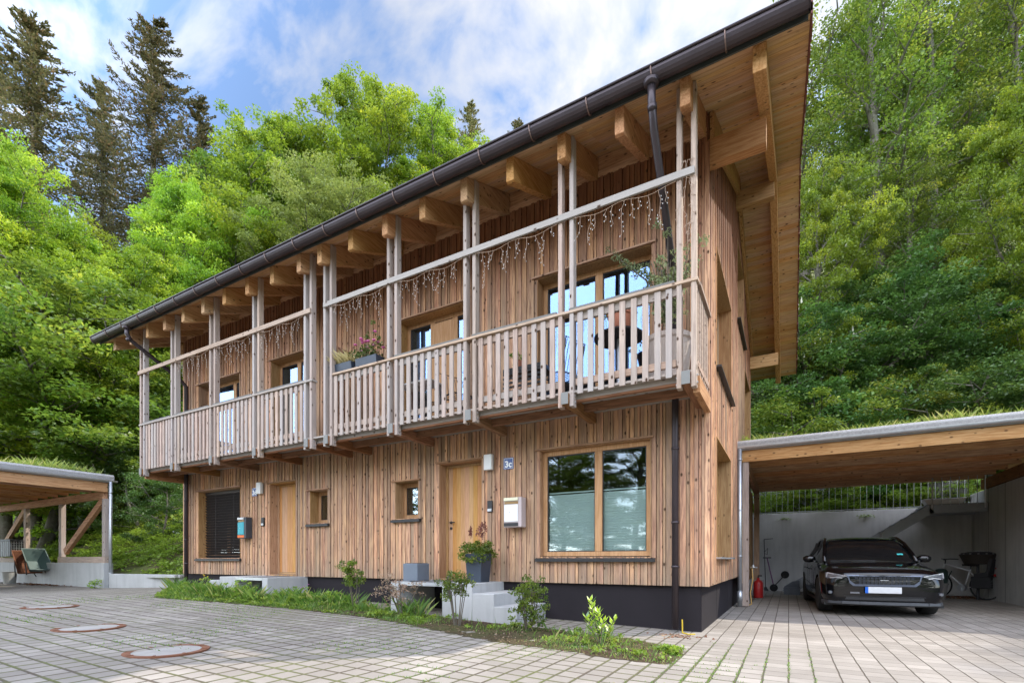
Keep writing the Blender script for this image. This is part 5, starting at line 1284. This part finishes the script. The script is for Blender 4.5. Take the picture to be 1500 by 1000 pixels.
# ------------------------------------------------------------------ odds and ends in the right carport
M_REDP = plain('red_plastic', (.45, .02, .02), .4); M_FRW = plain('bike_white', (.6, .6, .6), .35); M_SADD = M_TRIM
bk = thing('bicycle', 'white framed bicycle with rear child seat and dark basket by the side wall', 'bicycle', (0, 0, 0), local=True)
def ring(mb, cx, cz, r_, t_, n=32): mb.tube([(cx + r_ * math.cos(2*math.pi*k/n), 0, cz + r_ * math.sin(2*math.pi*k/n)) for k in range(n + 1)], t_, 6, cap=False)
for x in (-.53, .53):
    m_ = MB(); ring(m_, x, .35, .33, .02); w_ = m_.build('wheel', M_TYRE, bk, smooth=True)
    s_ = MB()
    for k in range(14): a = k * .4488; s_.tube([(x, .015 * (-1) ** k, .35), (x + .31 * math.cos(a), 0, .35 + .31 * math.sin(a))], .0018, 3)
    s_.tube([(x, -.04, .35), (x, .04, .35)], .02, 8); s_.build('spokes', M_ZINC, w_)
f = MB(); BB = (.08, 0, .3); ST = (.2, 0, .78); HT = (-.36, 0, .92); HB = (-.4, 0, .78)
for a, b, r_ in ((BB, ST, .016), (HB, BB, .024), (HT, (.19, 0, .74), .018), (HT, HB, .022)): f.tube([a, b], r_, 8)
for s in (-1, 1): f.tube([BB, (.53, s * .05, .35)], .011, 6).tube([(.19, 0, .72), (.53, s * .05, .35)], .01, 6).tube([HB, (-.46, s * .04, .62), (-.53, s * .05, .35)], .013, 6)
f.build('frame', M_FRW, bk, smooth=True)
MB().tube([(-.35, 0, .92), (-.34, 0, 1.02), (-.38, -.02, 1.04)], .015, 6).tube([(-.2, -.32, 1.05), (-.33, -.2, 1.06), (-.38, 0, 1.04), (-.33, .2, 1.06), (-.2, .32, 1.05)], .013, 8).build('handlebar', M_TRIM, bk)
s_ = MB(); s_.prism([(.06, .88), (.3, .86), (.36, .9), (.33, .93), (.05, .92)], 'y', -.07, .07).tube([ST, (.22, 0, .87)], .013, 6); s_.build('saddle', M_TRIM, bk)
c = MB(); c.prism([(.34, .56), (.62, .56), (.72, 1.05), (.64, 1.07), (.58, .72), (.34, .68)], 'y', -.16, .16); c.box(.3, .7, -.2, -.17, .3, .6).box(.3, .7, .17, .2, .3, .6); c.build('child_seat', M_TRIM, bk, bevel=.02)
c = MB(); c.tube([(.05, 0, .3), (.05, -.1, .3)], .09, 16).tube([(.05, -.1, .3), (.09, -.12, .18)], .01, 5); c.build('crankset', M_ZINC, bk)
l = MB(); l.box(.735, .75, -.06, .06, .80, .83).tube([(.7, 0, .64), (.735, 0, .64)], .035, 10); l.build('tail_light', M_REDP, bk)
bk.location = (4.0, 17.3, .0); bk.rotation_euler = (0, 0, R(-38))
ba = thing('basket', 'wide dark basket with a black and white striped cover above the bicycle', 'basket', (4.28, 17.05, .95))
v = MB(); ngon(v, (4.28, 17.05, .92), [(.27, 0), (.36, .22), (.38, .24), (.36, .25)], 22, 0); v.build('basket_body', plain('dark_wicker', (.03, .022, .016), .8, nz=.6, scale=40), ba)
v = MB(); v.lathe((4.28, 17.05, .92), [(.37, .245), (.33, .29), (.2, .32), (.02, .33)], 22); v.build('cover', plain('black_cloth', (.03, .03, .032), .8), ba)
v = MB()
for k in range(14): a = k * .4488; v.beam((4.28 + .36 * math.cos(a), 17.05 + .36 * math.sin(a), 1.185), (4.28 + .08 * math.cos(a + .3), 17.05 + .08 * math.sin(a + .3), 1.262), .04, .01)
v.build('stripes', plain('pale_cloth', (.4, .4, .4), .8), ba)
MB().tube([(4.28, 17.05, .0), (4.28, 17.05, .93)], .03, 8).tube([(4.28, 17.05, .03), (4.5, 17.05, .0)], .02, 6).build('stand', M_TRIM, ba)
t = thing('plant_tub', 'stacked grey tub standing between the car and the bicycle', 'tub', (3.35, 16.6, 0)); v = MB(); v.lathe((3.35, 16.6, 0), [(.17, 0), (.21, .17), (.225, .19), (.215, .2), (.24, .38), (.255, .4), (.25, .43), (.22, .42)], 24); v.build('tub', plain('grey_tub', (.22, .21, .2), .8), t)
t = thing('watering_can', 'dark green can on top of the grey tub', 'can', (3.45, 16.6, .43)); v = MB(); v.lathe((3.45, 16.6, .43), [(.13, 0), (.14, .05), (.14, .3), (.1, .36), (.04, .38)], 18); v.tube([(3.56, 16.6, .5), (3.66, 16.6, .75)], .015, 6); v.build('can_body', plain('dark_green', (.015, .035, .03), .4), t)
t = thing('plastic_bag', 'white and blue bag hanging on the grey tub', 'bag', (3.2, 16.38, .42)); v = MB(); v.prism([(3.12, .42), (3.28, .40), (3.3, .58), (3.22, .66), (3.13, .6)], 'y', 16.33, 16.38); v.build('bag', plain('bag_white_blue', (.4, .5, .68), .5, nz=.5, scale=18), t, bevel=.01)
sct = thing('kick_scooter', 'kick scooter leaning on the back wall left of the car', 'scooter', (-.5, 18.2, 0)); 
v = MB(); v.tube([(-.62, 18.3, 1.1), (-.42, 18.25, .16)], .018, 8); v.build('stem', plain('violet_metal', (.16, .05, .14), .4, metal=.4), sct)
v = MB(); v.tube([(-.74, 18.3, 1.1), (-.5, 18.3, 1.1)], .018, 8); v.build('handlebar', M_TRIM, sct)
for (x, z) in ((-.42, .12), (-.1, .55)): v = MB(); v.tube([(x, 18.22, z), (x, 18.28, z)], .12, 20); v.build('wheel', M_TYRE, sct)
v = MB(); v.beam((-.42, 18.25, .16), (-.12, 18.25, .52), .1, .03); v.build('deck', M_TRIM, sct)
t = thing('garden_trimmer', 'long garden trimmer leaning on the retaining wall beside the scooter', 'garden tool', (-.7, 18.4, 0)); v = MB(); v.tube([(-.66, 18.3, .1), (-.72, 18.68, 1.72)], .013, 6).tube([(-.72, 18.66, 1.72), (-.45, 18.66, 1.74)], .012, 6).tube([(-.7, 18.6, 1.3), (-.6, 18.5, 1.42), (-.62, 18.5, 1.2), (-.7, 18.6, 1.25)], .01, 5).tube([(-.66, 18.3, .02), (-.66, 18.3, .14)], [.09, .03], 10); v.build('trimmer', M_TRIM, t)
t = thing('red_canister', 'red canister standing by the rear carport post', 'canister', (-.72, 15.0, 0)); v = MB(); v.lathe((-.72, 15.0, 0), [(.11, 0), (.12, .03), (.12, .4), (.09, .46), (.035, .49), (.035, .54)], 18); v.build('canister_body', M_REDP, t, smooth=True); MB().tube([(-.72, 15, .53), (-.72, 15, .6), (-.63, 15, .6)], .02, 8).build('valve', M_BLACK, t)
t = thing('garden_hose', 'yellow hose hanging from a steel tap beside the carport pipe', 'hose', (-.72, 12.4, 0)); v = MB(); v.tube([(-.72, 12.4, .84), (-.7, 12.35, .6), (-.75, 12.3, .3), (-.72, 12.25, .05), (-.8, 12.0, .02)], .012, 6); v.build('hose', plain('yellow_hose', (.45, .26, .06), .5), t); MB().tube([(-.76, 12.5, .86), (-.62, 12.4, .86)], .018, 8).tube([(-.7, 12.42, .86), (-.7, 12.42, .92)], .025, 8).build('tap', M_ZINC, t)
t = thing('storage_crate', 'pale blue grey crate half hidden behind the rear wheel of the car', 'crate', (.1, 17.0, 0)); v = MB(); v.box(-.12, .3, 16.8, 17.2, 0, .22).prism([(-.12, .222), (.28, .222), (.28, .42), (.1, .38)], 'y', 16.82, 17.18); v.build('crate_body', plain('blue_grey_plastic', (.12, .14, .17), .6, nz=.4), t, bevel=.01)
o = MB().tube([(-1.3, 7.22, .02), (-1.3, 7.2, .2)], .009, 6).tube([(-1.3, 7.2, .02), (-1.2, 7.1, .015), (-1.12, 7.15, .015)], .009, 6).build('yellow_cable', plain('yellow_cable', (.6, .42, .03), .5)); tag(o, 'short yellow cable at the foot of the corner downpipe', 'cable')

# ------------------------------------------------------------------ left carport contents
z0 = g(-24)
t = thing('mesh_crate', 'black crate with a mesh side standing on the left carport wall', 'crate', (-26.2, 7.2, .93)); v = MB(); v.box(-27.1, -25.45, 6.95, 7.5, 1.15, 1.8); v.box(-27.12, -25.43, 6.93, 7.52, 1.72, 1.81); v.build('crate_body', M_TRIM, t, bevel=.01)
v = MB()
for k in range(8): v.box(-25.435, -25.43, 6.97 + k * .07, 6.98 + k * .07, 1.16, 1.72); v.box(-27.1 + k * .2, -27.09 + k * .2, 6.925, 6.93, 1.16, 1.72)
for k in range(6): v.box(-25.436, -25.429, 6.97, 7.48, 1.2 + k * .09, 1.208 + k * .09)
v.build('mesh', M_ZINC, t)
def barrow(x, y, rot, m, lab, tilt):
    t = thing('wheelbarrow', lab, 'wheelbarrow', (x, y, z0 + .02), 'wheelbarrows under the left carport', local=True)
    v = MB(); a = [(-.2, -.14), (.2, -.14), (.2, .14), (-.2, .14)]; top = [(-.36, -.3), (.46, -.28), (.46, .28), (-.36, .3)]
    for (q0, q1, th) in ((0, 1, 0),): 
        vs = [(p[0], p[1], .0) for p in a] + [(p[0], p[1], .3) for p in top] + [(p[0] * .94, p[1] * .92, .3) for p in top] + [(p[0] * .94, p[1] * .9, .02) for p in a]
        v.add(vs, [(3, 2, 1, 0), (0, 1, 5, 4), (1, 2, 6, 5), (2, 3, 7, 6), (3, 0, 4, 7), (4, 5, 9, 8), (5, 6, 10, 9), (6, 7, 11, 10), (7, 4, 8, 11), (8, 9, 13, 12), (9, 10, 14, 13), (10, 11, 15, 14), (11, 8, 12, 15), (12, 13, 14, 15)])
    v.build('tub', m, t)
    v = MB(); v.tube([(.5, -.03, -.12), (.5, .03, -.12)], .15, 20); v.build('wheel', M_TYRE, t)
    v = MB()
    for s in (-1, 1): v.tube([(.5, s * .05, -.12), (.1, s * .17, -.03), (-.3, s * .24, .0)], .016, 6)
    v.build('frame', M_TRIM, t); t.rotation_euler = (R(0), tilt, rot); t.scale = (1.15, 1.15, 1.15); return t
b1 = barrow(-23.5, 6.75, R(185), M_RUST, 'rusty brown wheelbarrow tipped up against the low wall', R(-58)); b1.location.z += .55
b2 = barrow(-22.9, 6.85, R(185), plain('green_grey_tub', (.075, .115, .105), .6, nz=.3), 'grey green wheelbarrow tub leaning beside the rusty one', R(-52)); b2.location.z += .62
t = thing('bucket', 'pale bucket on the ground left of the rusty wheelbarrow', 'bucket', (-24.6, 6.7, z0)); v = MB(); v.lathe((-24.6, 6.7, z0), [(.16, 0), (.2, .42), (.22, .44), (.19, .44)], 18); v.build('bucket_body', plain('bucket_grey', (.3, .3, .28), .7), t)

# ------------------------------------------------------------------ plants on the hill
def scatter(n, xr, yr, fn=lambda x, y: True):
    out = []
    while len(out) < n:
        x = rr.uniform(*xr); y = rr.uniform(*yr)
        if inside(x, y) and fn(x, y): out.append((x, y, hill(x, y)))
    return out
c = scatter(3000, (-34, -15.5), (7.8, 17)); c = [(x, y, z + rr.random() ** 2 * .28) for x, y, z in c]
V, F, r = leafmesh(c, [(.26, .26, .08)] * len(c), 28, .1, rg, up=2.2, val=[min(1, max(0, .5 + .9 * mn.noise(Vector((p[0] * .5, p[1] * .5, 0))))) for p in c]); o = mesh_obj('ground_cover', V, F, r, L_BANK); tag(o, 'leafy green ground cover on the bank behind the left carport', 'ground cover', kind='stuff')
c = scatter(2200, (-3, 12), (19.2, 30)); c = [(x, y, z + rr.random() ** 2 * .5) for x, y, z in c]
V, F, r = leafmesh(c, [(.4, .4, .14)] * len(c), 24, .12, rg, up=1.2); o = mesh_obj('undergrowth', V, F, r, L_BEECH); tag(o, 'undergrowth on the slope above the right carport', 'undergrowth', kind='stuff')
c = scatter(3600, (-75, -15.5), (12, 60), lambda x, y: x < -16 or y > 21) ; c = [(x, y, z + rr.random() ** 2 * .9) for x, y, z in c]
V, F, r = leafmesh(c, [(.9, .9, .3)] * len(c), 16, .26, rg, up=1.0); o = mesh_obj('undergrowth', V, F, r, L_MAPLE); tag(o, 'undergrowth under the trees of the left hillside', 'undergrowth', kind='stuff')
c = [(-18.9 + rr.gauss(0, .75), 10.6 + rr.gauss(0, .5), 0) for _ in range(60)] + [(-17.3 + rr.gauss(0, .5), 9.6 + rr.gauss(0, .4), 0) for _ in range(16)]; c = [(x, y, hill(x, y) + rr.uniform(.25, .6)) for x, y, _ in c]
V, F, r = leafmesh(c, [(.1, .1, .04)] * len(c), 10, .035, rg, up=2); o = mesh_obj('white_blossom', V, F, r, leafmat('blossom', (.6, .6, .58), (.75, .75, .7), None, .2)); tag(o, 'white blossom patch on the bank right of the left carport pipe', 'flowers', kind='stuff')

# ------------------------------------------------------------------ trees
for (k, x, y, top, lab, grp, m_, wd) in (
    ('spruce', -45.4, 13.5, 38.6, 'big dark spruce at the left edge of the sky', 'spruces on the left skyline', None, 1.25),
    ('spruce', -41.5, 19.2, 41.8, 'tallest spruce, its pointed top alone against the sky', 'spruces on the left skyline', None, 1.15),
    ('spruce2', -40.6, 21.9, 37.7, 'shorter spruce at the right flank of the tallest spruce', 'spruces on the left skyline', None, 1.00),
    ('spruce2', -46.1, 17.7, 37.9, 'spruce filling the gap between the two big spruces', 'spruces on the left skyline', None, 1.10),
    ('spruce', -50.6, 12.9, 38.8, 'spruce cut by the left edge of the photo', 'spruces on the left skyline', None, 1.20),
    ('spruce2', -28.2, 41.5, 47.4, 'dark conifer top peeping over the roof beside the bright beech', 'conifers above the roof', None, 1.00),
    ('spruce2', -24.8, 45.7, 47.3, 'small dark conifer tip just above the gutter line', 'conifers above the roof', None, 1.00),
    ('maple', -33.4, 8.8, 21.9, 'tall yellow green tree at the left edge below the spruces', 'fresh green broadleaf trees on the left slope', None, 0.80),
    ('maple2', -35.2, 12.3, 20.4, 'yellow green tree in front of the tallest spruce', 'fresh green broadleaf trees on the left slope', None, 1.10),
    ('maple', -33.2, 16.9, 25.5, 'yellow green tree with a pale top right of the spruces', 'fresh green broadleaf trees on the left slope', None, 0.90),
    ('maple2', -31.9, 9.7, 16.6, 'near broad leafed tree above the left carport roof', 'fresh green broadleaf trees on the left slope', None, 1.25),
    ('maple', -29.1, 12.3, 17.1, 'leafy tree between left carport and balcony', 'fresh green broadleaf trees on the left slope', None, 1.15),
    ('maple2', -33.6, 20.1, 26.2, 'round topped fresh green tree in front of the beeches', 'fresh green broadleaf trees on the left slope', None, 1.20),
    ('beech', -36.5, 25.4, 37.1, 'left one of the bright beeches above the eaves', 'bright beeches behind the roof', L_MAPLE, 1.05),
    ('beech2', -30.1, 31.3, 42.1, 'highest bright beech in the middle of the skyline', 'bright beeches behind the roof', L_MAPLE, 1.00),
    ('beech', -27.0, 35.3, 41.8, 'bright beech right of the highest one', 'bright beeches behind the roof', L_MAPLE, 1.00),
    ('beech2', -33.5, 28.2, 36.8, 'bright beech between the left and the highest one', 'bright beeches behind the roof', L_MAPLE, 1.20),
    ('beech2', -37.8, 23.5, 33.4, 'darker green beech beside the spruces', 'bright beeches behind the roof', None, 1.20),
    ('beech', -25.5, 39.6, 41.0, 'bright beech top cut by the gutter', 'bright beeches behind the roof', L_MAPLE, 1.20),
    ('maple2', -27.6, 22.4, 27.5, 'pale lime coloured tree just above the gutter', 'pale young trees', L_OLIVE, 1.00),
    ('under', -33.9, 9.6, 13.1, 'low shaded tree behind the left carport roof', 'fresh green broadleaf trees on the left slope', L_MAPLE, 1.50),
    ('under', -30.0, 10.7, 13.1, 'low shaded tree left of the balcony end', 'fresh green broadleaf trees on the left slope', L_MAPLE, 1.50),
    ('under', -28.2, 12.3, 11.8, 'low tree filling the gap beside the leftmost balcony post', 'fresh green broadleaf trees on the left slope', L_BEECH, 1.40),
    ('under', -26.9, 13.6, 10.7, 'low tree seen through the left end of the balcony', 'fresh green broadleaf trees on the left slope', L_BEECH, 1.30),
    ('under', -30.0, 9.6, 12.8, 'low tree deeper in the left wood', 'fresh green broadleaf trees on the left slope', L_BEECH, 1.50),
    ('under', -28.7, 11.4, 13.6, 'second low tree deeper in the left wood, nearer the house', 'fresh green broadleaf trees on the left slope', L_BEECH, 1.50),
    ('bush', -21.0, 10.0, 4.2, 'dark round bush on the bank close to the house corner', 'bushes on the left bank', None, 1.00),
    ('bush', -24.8, 10.8, 5.4, 'dark bush on the bank behind the carport pipe', 'bushes on the left bank', None, 1.30),
    ('slim2', 1.0, 29.2, 31.8, 'slender dark stemmed tree of the wood right of the house', 'trees of the wood right of the house', None, 1.15),
    ('slim2', 2.6, 33.6, 33.5, 'slender dark stemmed tree of the wood right of the house', 'trees of the wood right of the house', None, 1.15),
    ('slim', 3.6, 29.5, 31.2, 'slender dark stemmed tree of the wood right of the house', 'trees of the wood right of the house', None, 1.15),
    ('slim', 5.7, 35.3, 33.9, 'slender dark stemmed tree of the wood right of the house', 'trees of the wood right of the house', None, 1.15),
    ('slim2', 6.8, 32.5, 33.2, 'slender dark stemmed tree of the wood right of the house', 'trees of the wood right of the house', None, 1.15),
    ('slim', 9.1, 36.1, 34.6, 'slender dark stemmed tree of the wood right of the house', 'trees of the wood right of the house', None, 1.15),
    ('slim2', 10.4, 34.5, 34.5, 'slender dark stemmed tree of the wood right of the house', 'trees of the wood right of the house', None, 1.15),
    ('slim2', 3.7, 43.3, 39.8, 'slender dark stemmed tree of the wood right of the house', 'trees of the wood right of the house', None, 1.50),
    ('slim2', 8.0, 44.6, 39.7, 'slender dark stemmed tree of the wood right of the house', 'trees of the wood right of the house', None, 1.50),
    ('slim', 12.4, 48.2, 42.8, 'slender dark stemmed tree of the wood right of the house', 'trees of the wood right of the house', None, 1.50),
    ('maple2', 1.0, 24.1, 17.7, 'chestnut with white candles close to the verge of the roof', 'trees of the wood right of the house', L_MAPLE, 0.80),
    ('maple', 7.8, 25.6, 19.4, 'yellow green tree reaching in from the right edge', 'trees of the wood right of the house', L_MAPLE, 0.75),
    ('slim', 4.6, 27.8, 20.2, 'mid green tree in the middle of the right wood', 'trees of the wood right of the house', L_BEECH, 1.30),
    ('beech', 7.2, 29.8, 17.2, 'mid green tree below the yellow green one', 'trees of the wood right of the house', L_SHADE, 1.10),
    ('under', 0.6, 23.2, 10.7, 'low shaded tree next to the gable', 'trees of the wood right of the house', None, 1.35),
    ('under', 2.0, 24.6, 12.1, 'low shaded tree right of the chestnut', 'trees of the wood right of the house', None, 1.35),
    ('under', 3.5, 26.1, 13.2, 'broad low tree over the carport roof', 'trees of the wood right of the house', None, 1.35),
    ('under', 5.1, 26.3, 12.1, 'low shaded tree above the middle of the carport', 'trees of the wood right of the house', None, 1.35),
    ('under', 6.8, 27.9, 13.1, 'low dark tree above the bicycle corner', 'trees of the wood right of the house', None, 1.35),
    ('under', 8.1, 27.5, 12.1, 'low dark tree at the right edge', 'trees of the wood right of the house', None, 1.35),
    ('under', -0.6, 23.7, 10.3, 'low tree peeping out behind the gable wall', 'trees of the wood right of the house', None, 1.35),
    ('bush', 0.1, 20.2, 6.4, 'bush behind the grass of the carport roof, next to the house', 'bushes above the right carport', L_BEECH, 1.30),
    ('bush', 1.3, 21.6, 6.9, 'second bush behind the carport roof from the house', 'bushes above the right carport', None, 1.30),
    ('bush', 2.5, 21.6, 6.5, 'bush behind the middle of the carport roof', 'bushes above the right carport', L_BEECH, 1.30),
    ('bush', 3.8, 22.8, 7.4, 'rounded light bush behind the carport roof', 'bushes above the right carport', L_BEECH, 1.30),
    ('bush', 4.9, 22.7, 7.3, 'bush behind the carport roof right of the light one', 'bushes above the right carport', None, 1.30),
    ('bush', 6.0, 22.9, 7.4, 'bush at the right end behind the carport roof', 'bushes above the right carport', None, 1.30),
    ('bush', 7.0, 23.2, 7.5, 'rightmost bush behind the carport roof', 'bushes above the right carport', None, 1.30),
    ('bush', -0.6, 19.9, 3.3, 'hedge shrub behind the railing next to the house', 'hedge shrubs behind the railing', L_BANK, 2.00),
    ('bush', 0.4, 19.9, 3.5, 'round hedge shrub left of the pale garden wall', 'hedge shrubs behind the railing', L_BANK, 2.00),
    ('bush', 1.7, 19.9, 3.5, 'hedge shrub before the pale garden wall', 'hedge shrubs behind the railing', L_BANK, 2.00),
    ('bush', 2.8, 19.9, 3.6, 'hedge shrub right of the pale wall', 'hedge shrubs behind the railing', L_BANK, 2.00),
    ('bush', 3.7, 19.9, 3.6, 'hedge shrub behind the white trough', 'hedge shrubs behind the railing', L_BANK, 2.00),
    ('slim', 17, 33, 33, 'tree of the wood beyond the right edge', 'trees of the wood right of the house', None, 1.3),
    ('slim', 25, 30, 33, 'tree of the wood beyond the right edge', 'trees of the wood right of the house', None, 1.3),
    ('slim', 14, 38, 33, 'tree of the wood beyond the right edge', 'trees of the wood right of the house', None, 1.3),
    ('slim', 22, 40, 33, 'tree of the wood beyond the right edge', 'trees of the wood right of the house', None, 1.3),
    ('slim', 11, 44, 33, 'tree of the wood beyond the right edge', 'trees of the wood right of the house', None, 1.3),
    ('slim', 29, 37, 33, 'tree of the wood beyond the right edge', 'trees of the wood right of the house', None, 1.3),
    ('slim', 18, 48, 33, 'tree of the wood beyond the right edge', 'trees of the wood right of the house', None, 1.3),
    ('slim', 8, 50, 33, 'tree of the wood beyond the right edge', 'trees of the wood right of the house', None, 1.3),
    ('maple', -24, -20, 10, 'tree across the court mirrored in the window panes', 'trees across the court', L_BEECH, 1.7),
    ('beech', -17, -24, 12, 'tree across the court mirrored in the window panes', 'trees across the court', L_BEECH, 1.7),
    ('maple2', -10, -22, 13, 'tree across the court mirrored in the window panes', 'trees across the court', L_BEECH, 1.7),
    ('beech', -3, -25, 13, 'tree across the court mirrored in the window panes', 'trees across the court', L_BEECH, 1.7),
    ('maple2', 3, -21, 11, 'tree across the court mirrored in the window panes', 'trees across the court', L_BEECH, 1.7),
    ('maple', 9, -24, 13, 'tree across the court mirrored in the window panes', 'trees across the court', L_BEECH, 1.7),
    ('beech', 15, -19, 12, 'tree across the court mirrored in the window panes', 'trees across the court', L_BEECH, 1.7),
    ('maple2', 21, -15, 12, 'tree across the court mirrored in the window panes', 'trees across the court', L_BEECH, 1.7),
    ('maple2', -33, -16, 13, 'tree across the court mirrored in the window panes', 'trees across the court', L_BEECH, 1.7),
    ('under', -6, -18, 6, 'tree across the court mirrored in the window panes', 'trees across the court', L_BEECH, 1.7),
    ('under', -1, -17, 6, 'tree across the court mirrored in the window panes', 'trees across the court', L_BEECH, 1.7),
    ('under', 5, -17, 6, 'tree across the court mirrored in the window panes', 'trees across the court', L_BEECH, 1.7),
    ('under', -13, -19, 6, 'tree across the court mirrored in the window panes', 'trees across the court', L_BEECH, 1.7),
    ('under', 12, -15, 6, 'tree across the court mirrored in the window panes', 'trees across the court', L_BEECH, 1.7)):
    put(k, x, y, top, lab, grp, mat=m_, wide=wd)
# white candles on the chestnut
ch = [o for o in bpy.data.objects if o.get('label', '').startswith('chestnut')][0]; v = MB()
cx_, cy_, cz_ = ch.location; inv = ch.matrix_basis.inverted()
cr_ = [c for c in kids(ch) if c.name.startswith('crown')][0]; me = cr_.data; nV = len(me.vertices); got = 0; tries = 0
while got < 24 and tries < 9000:
    tries += 1; p = ch.matrix_basis @ me.vertices[rr.randrange(nV)].co; dx, dy = p.x - cx_, p.y - cy_
    if dy > -1.2 or dx > 1.3 or math.hypot(dx, dy) < 1.7: continue
    v.tube([p, (p.x, p.y, p.z + .1), (p.x, p.y, p.z + .24)], [.026, .034, .006], 6); got += 1
v.v = [tuple(inv @ Vector(p)) for p in v.v]
o = v.build('blossom_candles', plain('candle_blossom', (.55, .54, .42), .7), ch); o['kind'] = 'stuff'
dgs = [k for k in PROTO if k not in USED]
for k in dgs:
    for c in CH[ROOTS[k].name]: bpy.data.objects.remove(c)
    bpy.data.objects.remove(ROOTS[k])
for o in bpy.data.objects:
    if o.type == 'MESH' and o.parent is not None and 'category' in o: del o['category']
